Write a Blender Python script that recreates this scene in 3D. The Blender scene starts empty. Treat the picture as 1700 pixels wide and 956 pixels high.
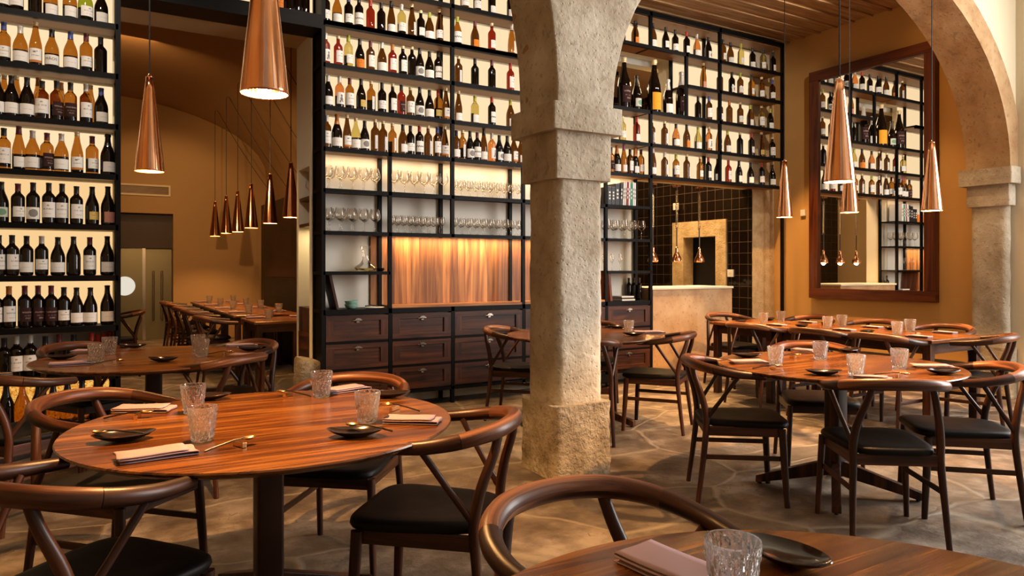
import bpy, math, random
from mathutils import Vector, Matrix, noise
random.seed(7)
PI = math.pi
SC = bpy.context.scene
C = SC.collection

# ---------------------------------------------------------------- camera, world, light, exposure
FX, CX, HY, EYE = 1190.0, 850.0, 445.0, 1.30      # focal length (px), centre column, horizon row, eye height
SA, CA = 0.5113, 0.8594                            # the camera looks 30.75 deg off the room's depth axis
cam = bpy.data.cameras.new('camera'); co = bpy.data.objects.new('camera', cam); C.objects.link(co)
co.location = (0, 0, EYE); co.rotation_euler = (PI/2, 0, -math.asin(SA))
cam.sensor_width = 36; cam.lens = 36*FX/1700; cam.shift_y = -(478-HY)/1700; cam.clip_start = 0.02
SC.camera = co
w = bpy.data.worlds.new('world'); SC.world = w; w.use_nodes = True
w.node_tree.nodes['Background'].inputs[0].default_value = (0.75, 0.85, 1.0, 1)
w.node_tree.nodes['Background'].inputs[1].default_value = 0.12
vs = SC.view_settings; vs.view_transform = 'Standard'; vs.look = 'None'; vs.exposure = -0.2; vs.gamma = 1.0
vs.use_curve_mapping = False
cy = SC.cycles; cy.max_bounces = 9; cy.diffuse_bounces = 3; cy.glossy_bounces = 4; cy.transmission_bounces = 8
cy.transparent_max_bounces = 24; cy.caustics_reflective = False; cy.caustics_refractive = False
cy.sample_clamp_indirect = 4.0; cy.use_denoising = True; cy.blur_glossy = 0.5

def light(kind, name, loc, energy, color, size=0.1, target=None, spot=None, blend=0.5, size_y=None):
    l = bpy.data.lights.new(name, kind); l.energy = energy; l.color = color
    if kind == 'AREA':
        l.size = size
        if size_y: l.shape = 'RECTANGLE'; l.size_y = size_y
    else: l.shadow_soft_size = size
    if kind == 'SPOT': l.spot_size = spot; l.spot_blend = blend
    o = bpy.data.objects.new(name, l); C.objects.link(o); o.location = loc
    if target is not None:
        o.rotation_euler = (Vector(target)-Vector(loc)).to_track_quat('-Z', 'Y').to_euler()
    return o
WARM = (1.0, 0.56, 0.22); AMBER = (1.0, 0.50, 0.17); DAY = (1.0, 0.95, 0.91)
# daylight from the right-hand window; the two street-window lamps are gentle fill
light('AREA', 'daylight', (8.0, 0.6, 2.7), 660, DAY, 2.6, (3.0, 2.2, 1.2), size_y=3.6)
light('AREA', 'daylight', (4.9, -2.1, 2.9), 30, DAY, 2.6, (4.6, 3.0, 1.4), size_y=4.2)
light('AREA', 'daylight', (0.2, -2.1, 2.9), 5, DAY, 1.8, (0.4, 3.0, 1.4), size_y=4.0)
# ceiling spots over the dining room
for (x, y, z, tx, ty, e, s) in [(2.6, 5.2, 4.2, 2.6, 5.2, 900, 40), (4.8, 5.3, 4.2, 4.8, 5.2, 1500, 44), (6.0, 5.7, 4.2, 5.6, 5.6, 1300, 38),
                                (6.7, 5.5, 4.2, 8.0, 6.0, 650, 42), (6.7, 4.5, 4.2, 7.9, 4.6, 120, 60), (1.0, 5.6, 4.2, 1.0, 6.5, 1100, 32),
                                (1.7, 2.7, 4.6, 1.5, 3.9, 90, 30)]:
    light('SPOT', 'ceiling_spot', (x, y, z), e, WARM, 0.03, (tx, ty, 0), math.radians(s), 0.6)

# track spots washing the labels on the shelving
for (x, z, e) in [(-0.15, 2.0, 190), (2.2, 3.2, 110), (3.2, 3.2, 110), (5.4, 3.2, 130), (6.9, 3.2, 130)]:
    light('SPOT', 'wash_spot', (x, 4.25, 4.22), e, (1.0, 0.86, 0.72), 0.04, (x, 6.3, z), math.radians(82), 0.7)
light('SPOT', 'wash_spot', (4.9, 4.35, 4.1), 110, AMBER, 0.05, (7.75, 3.8, 3.0), math.radians(56), 0.6)  # added spot that warms the arch underside, away from the labels
light('SPOT', 'wash_spot', (0.4, 7.4, 2.9), 420, WARM, 0.05, (1.9, 10.6, 2.1), math.radians(60), 0.6)  # added spot in mid-air, only to brighten the far-room cones

# ---------------------------------------------------------------- geometry of the view (for reading positions off the room)
def cw(lat, d): return (CA*lat+SA*d, -SA*lat+CA*d)
def on_y(px, Y):                                   # X where the sight line of a column meets the plane y = Y
    r = (px-CX)/FX; return Y*(CA*r+SA)/(CA-SA*r)
def on_z(px, py, z):                               # point at height z
    d = FX*(EYE-z)/(py-HY); return cw((px-CX)/FX*d, d)
def cdir(a, b): return math.atan2(-SA*a+CA*b, CA*a+SA*b)   # world angle of a camera-frame direction

# ---------------------------------------------------------------- materials
MATS = {}
def newmat(name):
    m = bpy.data.materials.new(name); m.use_nodes = True; nt = m.node_tree
    return m, nt, nt.nodes, nt.links, nt.nodes['Principled BSDF']
def plain(name, col, rough=0.5, metal=0.0, spec=0.5, coat=0.0):
    if name in MATS: return MATS[name]
    m, nt, N, L, b = newmat(name)
    b.inputs['Base Color'].default_value = (*col, 1); b.inputs['Roughness'].default_value = rough
    b.inputs['Metallic'].default_value = metal; b.inputs['Specular IOR Level'].default_value = spec
    b.inputs['Coat Weight'].default_value = coat
    n = N.new('ShaderNodeTexNoise'); n.inputs['Scale'].default_value = 9; n.inputs['Detail'].default_value = 3
    mr = N.new('ShaderNodeMapRange'); mr.inputs['To Min'].default_value = max(0.0, rough-0.05); mr.inputs['To Max'].default_value = min(1, rough+0.05)
    L.new(n.outputs['Fac'], mr.inputs['Value']); L.new(mr.outputs['Result'], b.inputs['Roughness'])
    MATS[name] = m; return m
def mixc(N, L, fac, a, b, blend='MIX'):
    x = N.new('ShaderNodeMix'); x.data_type = 'RGBA'; x.blend_type = blend
    if hasattr(fac, 'is_linked'): L.new(fac, x.inputs[0])
    else: x.inputs[0].default_value = fac
    for i, v in ((6, a), (7, b)):
        if hasattr(v, 'is_linked'): L.new(v, x.inputs[i])
        else: x.inputs[i].default_value = (*v, 1)
    return x.outputs[2]
def mth(N, L, op, a, b=None, c=None):
    x = N.new('ShaderNodeMath'); x.operation = op
    for i, v in enumerate((a, b, c)):
        if v is None: continue
        if hasattr(v, 'is_linked'): L.new(v, x.inputs[i])
        else: x.inputs[i].default_value = v
    return x.outputs[0]
def ramp(N, L, fac, stops):
    r = N.new('ShaderNodeValToRGB'); L.new(fac, r.inputs[0]); e = r.color_ramp.elements
    e[0].position, e[0].color = stops[0][0], (*stops[0][1], 1); e[1].position, e[1].color = stops[-1][0], (*stops[-1][1], 1)
    for p, c in stops[1:-1]:
        k = e.new(p); k.color = (*c, 1)
    return r.outputs[0]
def bump(N, L, b, h, strength=0.3, dist=0.01):
    x = N.new('ShaderNodeBump'); x.inputs['Strength'].default_value = strength; x.inputs['Distance'].default_value = dist
    L.new(h, x.inputs['Height']); L.new(x.outputs['Normal'], b.inputs['Normal'])
def wood(name, dark, mid, lit, rough=0.35, plank=0.0, scale=1.0, coat=0.0, rnd=0.35):
    """walnut: grain runs along u (metres); plank = board width in v"""
    m, nt, N, L, b = newmat(name)
    uv = N.new('ShaderNodeUVMap'); sp = N.new('ShaderNodeSeparateXYZ'); L.new(uv.outputs[0], sp.inputs[0])
    oi = N.new('ShaderNodeObjectInfo')
    u, v = sp.outputs[0], sp.outputs[1]
    off = mth(N, L, 'MULTIPLY', oi.outputs['Random'], 17.0)
    if plank:
        pk = mth(N, L, 'FLOOR', mth(N, L, 'DIVIDE', v, plank))
        wn = N.new('ShaderNodeTexWhiteNoise'); wn.noise_dimensions = '1D'; L.new(pk, wn.inputs['W'])
        off = mth(N, L, 'ADD', off, mth(N, L, 'MULTIPLY', wn.outputs['Value'], 9.0))
    cb = N.new('ShaderNodeCombineXYZ'); L.new(mth(N, L, 'ADD', mth(N, L, 'MULTIPLY', u, 1.6*scale), off), cb.inputs[0])
    L.new(mth(N, L, 'ADD', mth(N, L, 'MULTIPLY', v, 26*scale), off), cb.inputs[1])
    n1 = N.new('ShaderNodeTexNoise'); n1.inputs['Scale'].default_value = 1.0; n1.inputs['Detail'].default_value = 5; n1.inputs['Distortion'].default_value = 0.9
    L.new(cb.outputs[0], n1.inputs['Vector'])
    cb2 = N.new('ShaderNodeCombineXYZ'); L.new(mth(N, L, 'ADD', mth(N, L, 'MULTIPLY', u, 8*scale), off), cb2.inputs[0])
    L.new(mth(N, L, 'MULTIPLY', v, 260*scale), cb2.inputs[1])
    n2 = N.new('ShaderNodeTexNoise'); n2.inputs['Scale'].default_value = 1.0; n2.inputs['Detail'].default_value = 2
    L.new(cb2.outputs[0], n2.inputs['Vector'])
    f = mth(N, L, 'ADD', mth(N, L, 'MULTIPLY', n1.outputs['Fac'], 0.88), mth(N, L, 'MULTIPLY', n2.outputs['Fac'], 0.12))
    col = ramp(N, L, f, [(0.36, dark), (0.5, mid), (0.64, lit)])
    if plank:
        tone = mth(N, L, 'ADD', 1-rnd, mth(N, L, 'MULTIPLY', wn.outputs['Value'], 2*rnd))
        cc = N.new('ShaderNodeCombineXYZ')
        for i in range(3): L.new(tone, cc.inputs[i])
        col = mixc(N, L, 1.0, col, cc.outputs[0], 'MULTIPLY')
        fr = mth(N, L, 'FRACT', mth(N, L, 'DIVIDE', v, plank))
        seam = mth(N, L, 'LESS_THAN', fr, 0.02)
        col = mixc(N, L, mth(N, L, 'MULTIPLY', seam, 0.6), col, (dark[0]*0.3, dark[1]*0.3, dark[2]*0.3))
    L.new(col, b.inputs['Base Color']); b.inputs['Roughness'].default_value = rough
    b.inputs['Specular IOR Level'].default_value = 0.32
    b.inputs['Coat Weight'].default_value = coat; b.inputs['Coat Roughness'].default_value = 0.18
    bump(N, L, b, n2.outputs['Fac'], 0.12, 0.002)
    MATS[name] = m; return m
def stone(name, c1, c2, c3, scale=3.0, rough=0.85, bs=0.5, bd=0.02, pits=True):
    m, nt, N, L, b = newmat(name)
    tc = N.new('ShaderNodeTexCoord')
    n = N.new('ShaderNodeTexNoise'); n.inputs['Scale'].default_value = scale; n.inputs['Detail'].default_value = 8; n.inputs['Roughness'].default_value = 0.65
    L.new(tc.outputs['Object'], n.inputs['Vector'])
    n2 = N.new('ShaderNodeTexNoise'); n2.inputs['Scale'].default_value = scale*9; n2.inputs['Detail'].default_value = 6
    L.new(tc.outputs['Object'], n2.inputs['Vector'])
    col = ramp(N, L, n.outputs['Fac'], [(0.32, c1), (0.5, c2), (0.68, c3)])
    col = mixc(N, L, mth(N, L, 'MULTIPLY', mth(N, L, 'GREATER_THAN', n2.outputs['Fac'], 0.63), 0.35), col, (c1[0]*0.5, c1[1]*0.5, c1[2]*0.5))
    L.new(col, b.inputs['Base Color']); b.inputs['Roughness'].default_value = rough; b.inputs['Specular IOR Level'].default_value = 0.3
    h = mth(N, L, 'ADD', n2.outputs['Fac'], mth(N, L, 'MULTIPLY', n.outputs['Fac'], 1.5))
    if pits:
        vo = N.new('ShaderNodeTexVoronoi'); vo.inputs['Scale'].default_value = scale*11; L.new(tc.outputs['Object'], vo.inputs['Vector'])
        h = mth(N, L, 'ADD', h, mth(N, L, 'MULTIPLY', mth(N, L, 'MINIMUM', vo.outputs['Distance'], 0.25), 2.0))
    bump(N, L, b, h, bs, bd)
    MATS[name] = m; return m
def emit(name, col, s):
    m = bpy.data.materials.new(name); m.use_nodes = True; N = m.node_tree.nodes; N.clear()
    e = N.new('ShaderNodeEmission'); e.inputs[0].default_value = (*col, 1); e.inputs[1].default_value = s
    o = N.new('ShaderNodeOutputMaterial'); m.node_tree.links.new(e.outputs[0], o.inputs[0]); MATS[name] = m; return m
def glass(name, col, rough=0.02, ior=1.45, trans=1.0):
    m, nt, N, L, b = newmat(name); b.inputs['Base Color'].default_value = (*col, 1)
    b.inputs['Roughness'].default_value = rough; b.inputs['IOR'].default_value = ior; b.inputs['Transmission Weight'].default_value = trans
    MATS[name] = m; return m

WAL_D, WAL_M, WAL_L = (0.013, 0.004, 0.0018), (0.036, 0.011, 0.0045), (0.085, 0.028, 0.011)
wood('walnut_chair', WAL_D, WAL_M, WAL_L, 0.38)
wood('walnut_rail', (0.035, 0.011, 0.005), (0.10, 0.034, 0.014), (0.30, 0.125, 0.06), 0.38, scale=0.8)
wood('walnut_table', (0.050, 0.013, 0.003), (0.125, 0.038, 0.007), (0.26, 0.098, 0.018), 0.24, plank=0.105, coat=0.0, rnd=0.2); MATS['walnut_table'].node_tree.nodes['Principled BSDF'].inputs['Specular IOR Level'].default_value = 0.55
wood('walnut_dark', (0.022, 0.008, 0.005), (0.055, 0.02, 0.011), (0.10, 0.038, 0.02), 0.4)
wood('walnut_drawer', (0.020, 0.0055, 0.002), (0.050, 0.014, 0.005), (0.095, 0.029, 0.009), 0.5)
wood('walnut_panel', (0.15, 0.050, 0.014), (0.32, 0.125, 0.036), (0.46, 0.21, 0.07), 0.45, plank=0.085, rnd=0.4, scale=0.55)
wood('mirror_wood', (0.045, 0.009, 0.003), (0.10, 0.022, 0.005), (0.15, 0.036, 0.008), 0.4)
wood('ceiling_wood', (0.26, 0.14, 0.06), (0.40, 0.23, 0.10), (0.50, 0.31, 0.15), 0.6)
plain('black_steel', (0.0022, 0.0018, 0.0016), 0.5, 0.0, 0.12)
plain('leather', (0.0035, 0.0025, 0.002), 0.5, 0.0, 0.14)
plain('copper_lining', (0.85, 0.36, 0.14), 0.5, 0.3)
plain('steel', (0.55, 0.50, 0.42), 0.25, 1.0)
plain('brushed_steel', (0.22, 0.20, 0.13), 0.38, 1.0)
plain('brass', (0.80, 0.55, 0.25), 0.22, 1.0)
plain('dark_metal', (0.10, 0.08, 0.07), 0.3, 1.0)
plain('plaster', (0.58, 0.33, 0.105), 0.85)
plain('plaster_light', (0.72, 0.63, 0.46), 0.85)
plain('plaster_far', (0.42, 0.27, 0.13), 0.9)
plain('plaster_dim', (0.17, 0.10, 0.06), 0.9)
plain('shelf_white', (0.74, 0.69, 0.60), 0.75)
plain('shelf_wood', (0.24, 0.095, 0.025), 0.5)
plain('cord', (0.008, 0.006, 0.006), 0.6)
plain('napkin', (0.36, 0.25, 0.265), 0.95, 0, 0.1)
plain('napkin_tan', (0.42, 0.27, 0.15), 0.95, 0, 0.1)
plain('ceramic_dark', (0.020, 0.012, 0.010), 0.14, 0, 0.6)
plain('back_paper', (0.05, 0.03, 0.02), 0.8)
plain('white', (0.8, 0.76, 0.68), 0.6)
plain('mint', (0.30, 0.52, 0.42), 0.4)
plain('green_book', (0.02, 0.22, 0.15), 0.6)
plain('red_book', (0.28, 0.02, 0.03), 0.6)
plain('black_book', (0.012, 0.012, 0.014), 0.5)
plain('dark_wallpanel', (0.035, 0.016, 0.010), 0.5)
plain('mirror', (0.92, 0.90, 0.86), 0.0, 1.0)
MATS['mirror'].node_tree.nodes['Principled BSDF'].inputs['Roughness'].default_value = 0
for l in list(MATS['mirror'].node_tree.links):
    if l.to_socket.name == 'Roughness': MATS['mirror'].node_tree.links.remove(l)
def copper():
    m, nt, N, L, b = newmat('copper'); b.inputs['Metallic'].default_value = 1.0
    tc = N.new('ShaderNodeTexCoord'); n = N.new('ShaderNodeTexNoise'); n.inputs['Scale'].default_value = 5
    mp = N.new('ShaderNodeMapping'); mp.inputs['Scale'].default_value = (6, 6, 0.7)
    L.new(tc.outputs['Object'], mp.inputs[0]); L.new(mp.outputs[0], n.inputs['Vector'])
    L.new(ramp(N, L, n.outputs['Fac'], [(0.3, (0.86, 0.36, 0.17)), (0.7, (1.0, 0.56, 0.33))]), b.inputs['Base Color'])
    b.inputs['Roughness'].default_value = 0.11; bump(N, L, b, n.outputs['Fac'], 0.05, 0.01); MATS['copper'] = m
copper()
stone('pillar_stone', (0.34, 0.28, 0.20), (0.50, 0.44, 0.34), (0.66, 0.61, 0.51), 2.6, 0.9, 0.55, 0.02)
stone('arch_stone', (0.27, 0.14, 0.06), (0.42, 0.27, 0.14), (0.52, 0.37, 0.22), 2.2, 0.9, 0.45, 0.02)
stone('plinth_stone', (0.20, 0.155, 0.10), (0.38, 0.32, 0.23), (0.58, 0.52, 0.42), 4.0, 0.9, 0.7, 0.025)
stone('dark_stone', (0.10, 0.07, 0.04), (0.17, 0.13, 0.08), (0.26, 0.20, 0.13), 6.0, 0.9, 0.6, 0.02)
stone('bar_stone', (0.38, 0.21, 0.10), (0.52, 0.32, 0.16), (0.60, 0.40, 0.22), 3.0, 0.6, 0.15, 0.01, False)
stone('rough_wall', (0.45, 0.30, 0.14), (0.58, 0.41, 0.21), (0.68, 0.52, 0.30), 6.0, 0.85, 0.5, 0.02)
def floor_mat():
    m, nt, N, L, b = newmat('flagstone')
    tc = N.new('ShaderNodeTexCoord'); nz = N.new('ShaderNodeTexNoise'); nz.inputs['Scale'].default_value = 1.2; nz.inputs['Detail'].default_value = 3
    L.new(tc.outputs['Object'], nz.inputs['Vector'])
    va = N.new('ShaderNodeVectorMath'); va.operation = 'MULTIPLY_ADD'; va.inputs[1].default_value = (0.35, 0.35, 0)
    L.new(nz.outputs['Color'], va.inputs[0]); L.new(tc.outputs['Object'], va.inputs[2])
    ve = N.new('ShaderNodeTexVoronoi'); ve.feature = 'DISTANCE_TO_EDGE'; ve.inputs['Scale'].default_value = 1.15; ve.inputs['Randomness'].default_value = 0.7
    vc = N.new('ShaderNodeTexVoronoi'); vc.inputs['Scale'].default_value = 1.15; vc.inputs['Randomness'].default_value = 0.7
    mp = N.new('ShaderNodeMapping'); mp.inputs['Scale'].default_value = (0.75, 1.15, 1); mp.inputs['Rotation'].default_value = (0, 0, 0.25)
    L.new(va.outputs[0], mp.inputs[0]); L.new(mp.outputs[0], ve.inputs['Vector']); L.new(mp.outputs[0], vc.inputs['Vector'])
    n = N.new('ShaderNodeTexNoise'); n.inputs['Scale'].default_value = 3.5; n.inputs['Detail'].default_value = 9; n.inputs['Roughness'].default_value = 0.62
    L.new(tc.outputs['Object'], n.inputs['Vector'])
    n2 = N.new('ShaderNodeTexNoise'); n2.inputs['Scale'].default_value = 22; n2.inputs['Detail'].default_value = 5; n2.inputs['Distortion'].default_value = 1.2
    L.new(tc.outputs['Object'], n2.inputs['Vector'])
    n3 = N.new('ShaderNodeTexNoise'); n3.inputs['Scale'].default_value = 2.3; L.new(tc.outputs['Object'], n3.inputs['Vector'])
    col = ramp(N, L, n.outputs['Fac'], [(0.36, (0.065, 0.045, 0.030)), (0.5, (0.125, 0.095, 0.068)), (0.64, (0.24, 0.195, 0.15))])
    sp = N.new('ShaderNodeSeparateColor'); L.new(vc.outputs['Color'], sp.inputs[0])
    tn = mth(N, L, 'ADD', 0.75, mth(N, L, 'MULTIPLY', sp.outputs[0], 0.45)); cc = N.new('ShaderNodeCombineXYZ')
    for i in range(3): L.new(tn, cc.inputs[i])
    col = mixc(N, L, 1.0, col, cc.outputs[0], 'MULTIPLY')
    pit = mth(N, L, 'MULTIPLY', mth(N, L, 'GREATER_THAN', n2.outputs['Fac'], 0.60), mth(N, L, 'GREATER_THAN', n3.outputs['Fac'], 0.50))
    col = mixc(N, L, mth(N, L, 'MULTIPLY', pit, 0.6), col, (0.10, 0.07, 0.045))
    ed = N.new('ShaderNodeMapRange'); ed.inputs['From Min'].default_value = 0.004; ed.inputs['From Max'].default_value = 0.022
    L.new(ve.outputs['Distance'], ed.inputs['Value'])
    mortar = mth(N, L, 'SUBTRACT', 1.0, ed.outputs['Result'])
    col = mixc(N, L, mth(N, L, 'MULTIPLY', mortar, 0.6), col, (0.30, 0.25, 0.18))
    L.new(col, b.inputs['Base Color'])
    L.new(mth(N, L, 'ADD', 0.42, mth(N, L, 'MULTIPLY', n.outputs['Fac'], 0.25)), b.inputs['Roughness'])
    h = mth(N, L, 'SUBTRACT', mth(N, L, 'ADD', n.outputs['Fac'], mth(N, L, 'MULTIPLY', mortar, 0.25)), mth(N, L, 'MULTIPLY', pit, 0.35))
    bump(N, L, b, h, 0.9, 0.025); MATS['flagstone'] = m
floor_mat()
def tile_mat():
    m, nt, N, L, b = newmat('black_tile'); tc = N.new('ShaderNodeTexCoord')
    sp = N.new('ShaderNodeSeparateXYZ'); L.new(tc.outputs['Object'], sp.inputs[0])
    g = None
    for a in (mth(N, L, 'ADD', sp.outputs[0], sp.outputs[1]), sp.outputs[2]):
        fr = mth(N, L, 'FRACT', mth(N, L, 'DIVIDE', a, 0.15)); e = mth(N, L, 'LESS_THAN', fr, 0.035)
        g = e if g is None else mth(N, L, 'MAXIMUM', g, e)
    L.new(mixc(N, L, g, (0.009, 0.005, 0.003), (0.075, 0.045, 0.028)), b.inputs['Base Color'])
    L.new(mth(N, L, 'ADD', 0.07, mth(N, L, 'MULTIPLY', g, 0.6)), b.inputs['Roughness'])
    n = N.new('ShaderNodeTexNoise'); n.inputs['Scale'].default_value = 6; L.new(tc.outputs['Object'], n.inputs['Vector'])
    bump(N, L, b, n.outputs['Fac'], 0.25, 0.01); MATS['black_tile'] = m
tile_mat()
def onyx_mat():
    m, nt, N, L, b = newmat('amber_glass_panel'); tc = N.new('ShaderNodeTexCoord')
    vo = N.new('ShaderNodeTexVoronoi'); vo.inputs['Scale'].default_value = 30; L.new(tc.outputs['Object'], vo.inputs['Vector'])
    n = N.new('ShaderNodeTexNoise'); n.inputs['Scale'].default_value = 40; n.inputs['Distortion'].default_value = 2; L.new(tc.outputs['Object'], n.inputs['Vector'])
    col = ramp(N, L, n.outputs['Fac'], [(0.35, (0.50, 0.16, 0.015)), (0.5, (0.95, 0.42, 0.06)), (0.65, (1.0, 0.66, 0.2))])
    L.new(col, b.inputs['Base Color']); L.new(col, b.inputs['Emission Color']); b.inputs['Emission Strength'].default_value = 1.0
    b.inputs['Roughness'].default_value = 0.2; MATS['amber_glass_panel'] = m
onyx_mat()
emit('backlight', (1.0, 0.74, 0.44), 1.20)
emit('backlight_amber', (1.0, 0.65, 0.30), 1.10)
emit('lamp_glow', (1.0, 0.62, 0.28), 14.0)
emit('glow_sticker', (1.0, 0.92, 0.75), 0.9)  # the door disc is no lamp; its brightness is put in as glow
glass('glass_amber', (0.36, 0.14, 0.018)); glass('glass_dark', (0.008, 0.004, 0.002), trans=0.25)
glass('glass_yellow', (0.62, 0.52, 0.17)); glass('glass_red', (0.26, 0.022, 0.01)); glass('glass_orange', (0.66, 0.24, 0.07))
glass('glass_brown', (0.10, 0.036, 0.006)); glass('glass_green', (0.28, 0.36, 0.03)); glass('crystal', (1.0, 1.0, 1.0), 0.0, 1.5)
def crystal():
    m = MATS['crystal']; N, L = m.node_tree.nodes, m.node_tree.links; b = N['Principled BSDF']; o = N['Material Output']
    t = N.new('ShaderNodeBsdfTranslucent'); t.inputs[0].default_value = (1, .97, .93, 1); x = N.new('ShaderNodeMixShader'); x.inputs[0].default_value = 0.08
    L.new(b.outputs[0], x.inputs[1]); L.new(t.outputs[0], x.inputs[2]); L.new(x.outputs[0], o.inputs[0])
crystal()
def thin_glass():
    m = bpy.data.materials.new('thin_glass'); m.use_nodes = True; nt = m.node_tree; N, L = nt.nodes, nt.links; N.clear()
    o = N.new('ShaderNodeOutputMaterial'); mx = N.new('ShaderNodeMixShader'); t = N.new('ShaderNodeBsdfTransparent'); g = N.new('ShaderNodeBsdfGlossy')
    lw = N.new('ShaderNodeLayerWeight'); lw.inputs['Blend'].default_value = 0.25
    g.inputs['Roughness'].default_value = 0.06; g.inputs['Color'].default_value = (1, 0.95, 0.88, 1)
    L.new(ramp(N, L, lw.outputs['Facing'], [(0.2, (0.97, 0.96, 0.94)), (0.75, (0.86, 0.83, 0.79)), (1.0, (0.35, 0.31, 0.27))]), t.inputs[0])
    L.new(mth(N, L, 'ADD', 0.07, mth(N, L, 'MULTIPLY', lw.outputs['Fresnel'], 0.6)), mx.inputs[0])
    L.new(t.outputs[0], mx.inputs[1]); L.new(g.outputs[0], mx.inputs[2]); L.new(mx.outputs[0], o.inputs[0]); MATS['thin_glass'] = m
thin_glass()
for n_, c_ in dict(k=(0.012, 0.010, 0.010), r=(0.42, 0.03, 0.015), m=(0.14, 0.02, 0.03), u=(0.05, 0.07, 0.28), w=(0.62, 0.58, 0.52), y=(0.40, 0.42, 0.04),
                   c=(0.80, 0.62, 0.34), o=(0.48, 0.16, 0.03), p=(0.34, 0.08, 0.16)).items():  # c: pale gold, painting cork and bottle tops that catch the light
    plain('cap_'+n_, c_, 0.35, 0.2 if n_ in 'wc' else 0.0)
def label_mat(name, paper, ink=(0.05, 0.04, 0.04), mode='lines'):
    m, nt, N, L, b = newmat('label_'+name); uv = N.new('ShaderNodeUVMap'); sp = N.new('ShaderNodeSeparateXYZ'); L.new(uv.outputs[0], sp.inputs[0])
    u, v = sp.outputs[0], sp.outputs[1]
    oi = N.new('ShaderNodeObjectInfo')
    def band(a, lo, hi): return mth(N, L, 'MULTIPLY', mth(N, L, 'GREATER_THAN', a, lo), mth(N, L, 'LESS_THAN', a, hi))
    n = N.new('ShaderNodeTexNoise'); n.noise_dimensions = '2D'; cb = N.new('ShaderNodeCombineXYZ')
    L.new(mth(N, L, 'ADD', mth(N, L, 'MULTIPLY', u, 26.0), mth(N, L, 'MULTIPLY', oi.outputs['Random'], 50)), cb.inputs[0]); L.new(mth(N, L, 'MULTIPLY', v, 6.0), cb.inputs[1])
    L.new(cb.outputs[0], n.inputs['Vector']); n.inputs['Scale'].default_value = 1.0
    letters = mth(N, L, 'GREATER_THAN', n.outputs['Fac'], 0.48)
    cen = mth(N, L, 'ABSOLUTE', mth(N, L, 'SUBTRACT', u, 0.5))
    f = None
    def add(x):
        nonlocal f; f = x if f is None else mth(N, L, 'MAXIMUM', f, x)
    def line(lo, hi, w_, k=0.8): add(mth(N, L, 'MULTIPLY', mth(N, L, 'MULTIPLY', band(v, lo, hi), letters), mth(N, L, 'MULTIPLY', mth(N, L, 'LESS_THAN', cen, w_), k)))
    def disc(cu, cv, r, asp, k=0.8):
        d = mth(N, L, 'SQRT', mth(N, L, 'ADD', mth(N, L, 'POWER', mth(N, L, 'SUBTRACT', u, cu), 2.0), mth(N, L, 'POWER', mth(N, L, 'MULTIPLY', mth(N, L, 'SUBTRACT', v, cv), asp), 2.0)))
        add(mth(N, L, 'MULTIPLY', mth(N, L, 'LESS_THAN', mth(N, L, 'ADD', d, mth(N, L, 'MULTIPLY', n.outputs['Fac'], 0.12)), r), k))
    if mode == 'lines': disc(0.5, 0.78, 0.13, 1.2, 0.6); line(0.50, 0.60, 0.32, 0.55); line(0.22, 0.27, 0.2, 0.4)
    elif mode == 'plain': line(0.45, 0.52, 0.25, 0.3)
    elif mode == 'bird': disc(0.42, 0.75, 0.17, 1.8); disc(0.6, 0.8, 0.13, 2.6); line(0.45, 0.53, 0.3, 0.6)
    elif mode == 'bear': disc(0.5, 0.72, 0.17, 1.0); disc(0.5, 0.45, 0.2, 0.8); disc(0.38, 0.22, 0.15, 0.8); disc(0.62, 0.25, 0.14, 0.8)
    elif mode == 'swirl': disc(0.55, 0.5, 0.36, 0.9, 0.75)
    elif mode == 'zig':
        z = mth(N, L, 'PINGPONG', mth(N, L, 'MULTIPLY', u, 5.0), 0.5)
        add(band(mth(N, L, 'SUBTRACT', v, mth(N, L, 'MULTIPLY', z, 0.22)), 0.42, 0.50)); line(0.15, 0.2, 0.3, 0.5)
    elif mode == 'dark': line(0.62, 0.72, 0.4, 0.7); line(0.4, 0.46, 0.3, 0.4); line(0.2, 0.3, 0.18, 0.6)
    if f is None: b.inputs['Base Color'].default_value = (*paper, 1)
    else:
        col = mixc(N, L, f, paper, ink)
        if mode == 'bird': col = mixc(N, L, mth(N, L, 'LESS_THAN', v, 0.17), col, (0.55, 0.20, 0.05))
        L.new(col, b.inputs['Base Color'])
    b.inputs['Roughness'].default_value = 0.8; b.inputs['Specular IOR Level'].default_value = 0.2; MATS['label_'+name] = m
PAPER = (0.84, 0.79, 0.72)
for a_ in [('w', PAPER), ('W', PAPER), ('s', PAPER, (.05,.04,.04), 'swirl'), ('q', PAPER, (.04,.04,.04), 'plain'), ('b', PAPER, (.03,.03,.03), 'bird'), ('e', PAPER, (.03,.02,.02), 'bear'),
           ('z', PAPER, (.03,.03,.03), 'zig'), ('n', (0.70, 0.67, 0.62), (.1,.08,.08), 'plain'), ('o', (0.75, 0.22, 0.03), (.25,.08,.02), 'lines'), ('y', (0.60, 0.42, 0.12), (.2,.1,.03), 'lines'),
           ('p', (0.55, 0.24, 0.18), (.2,.08,.07), 'plain'), ('d', (0.035, 0.012, 0.012), (.42,.30,.22), 'dark'), ('g', (0.60, 0.60, 0.50), (.03,.22,.10), 'swirl'), ('v', (0.80, 0.36, 0.03), (.3,.12,.02), 'plain')]:
    label_mat(*a_)

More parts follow.
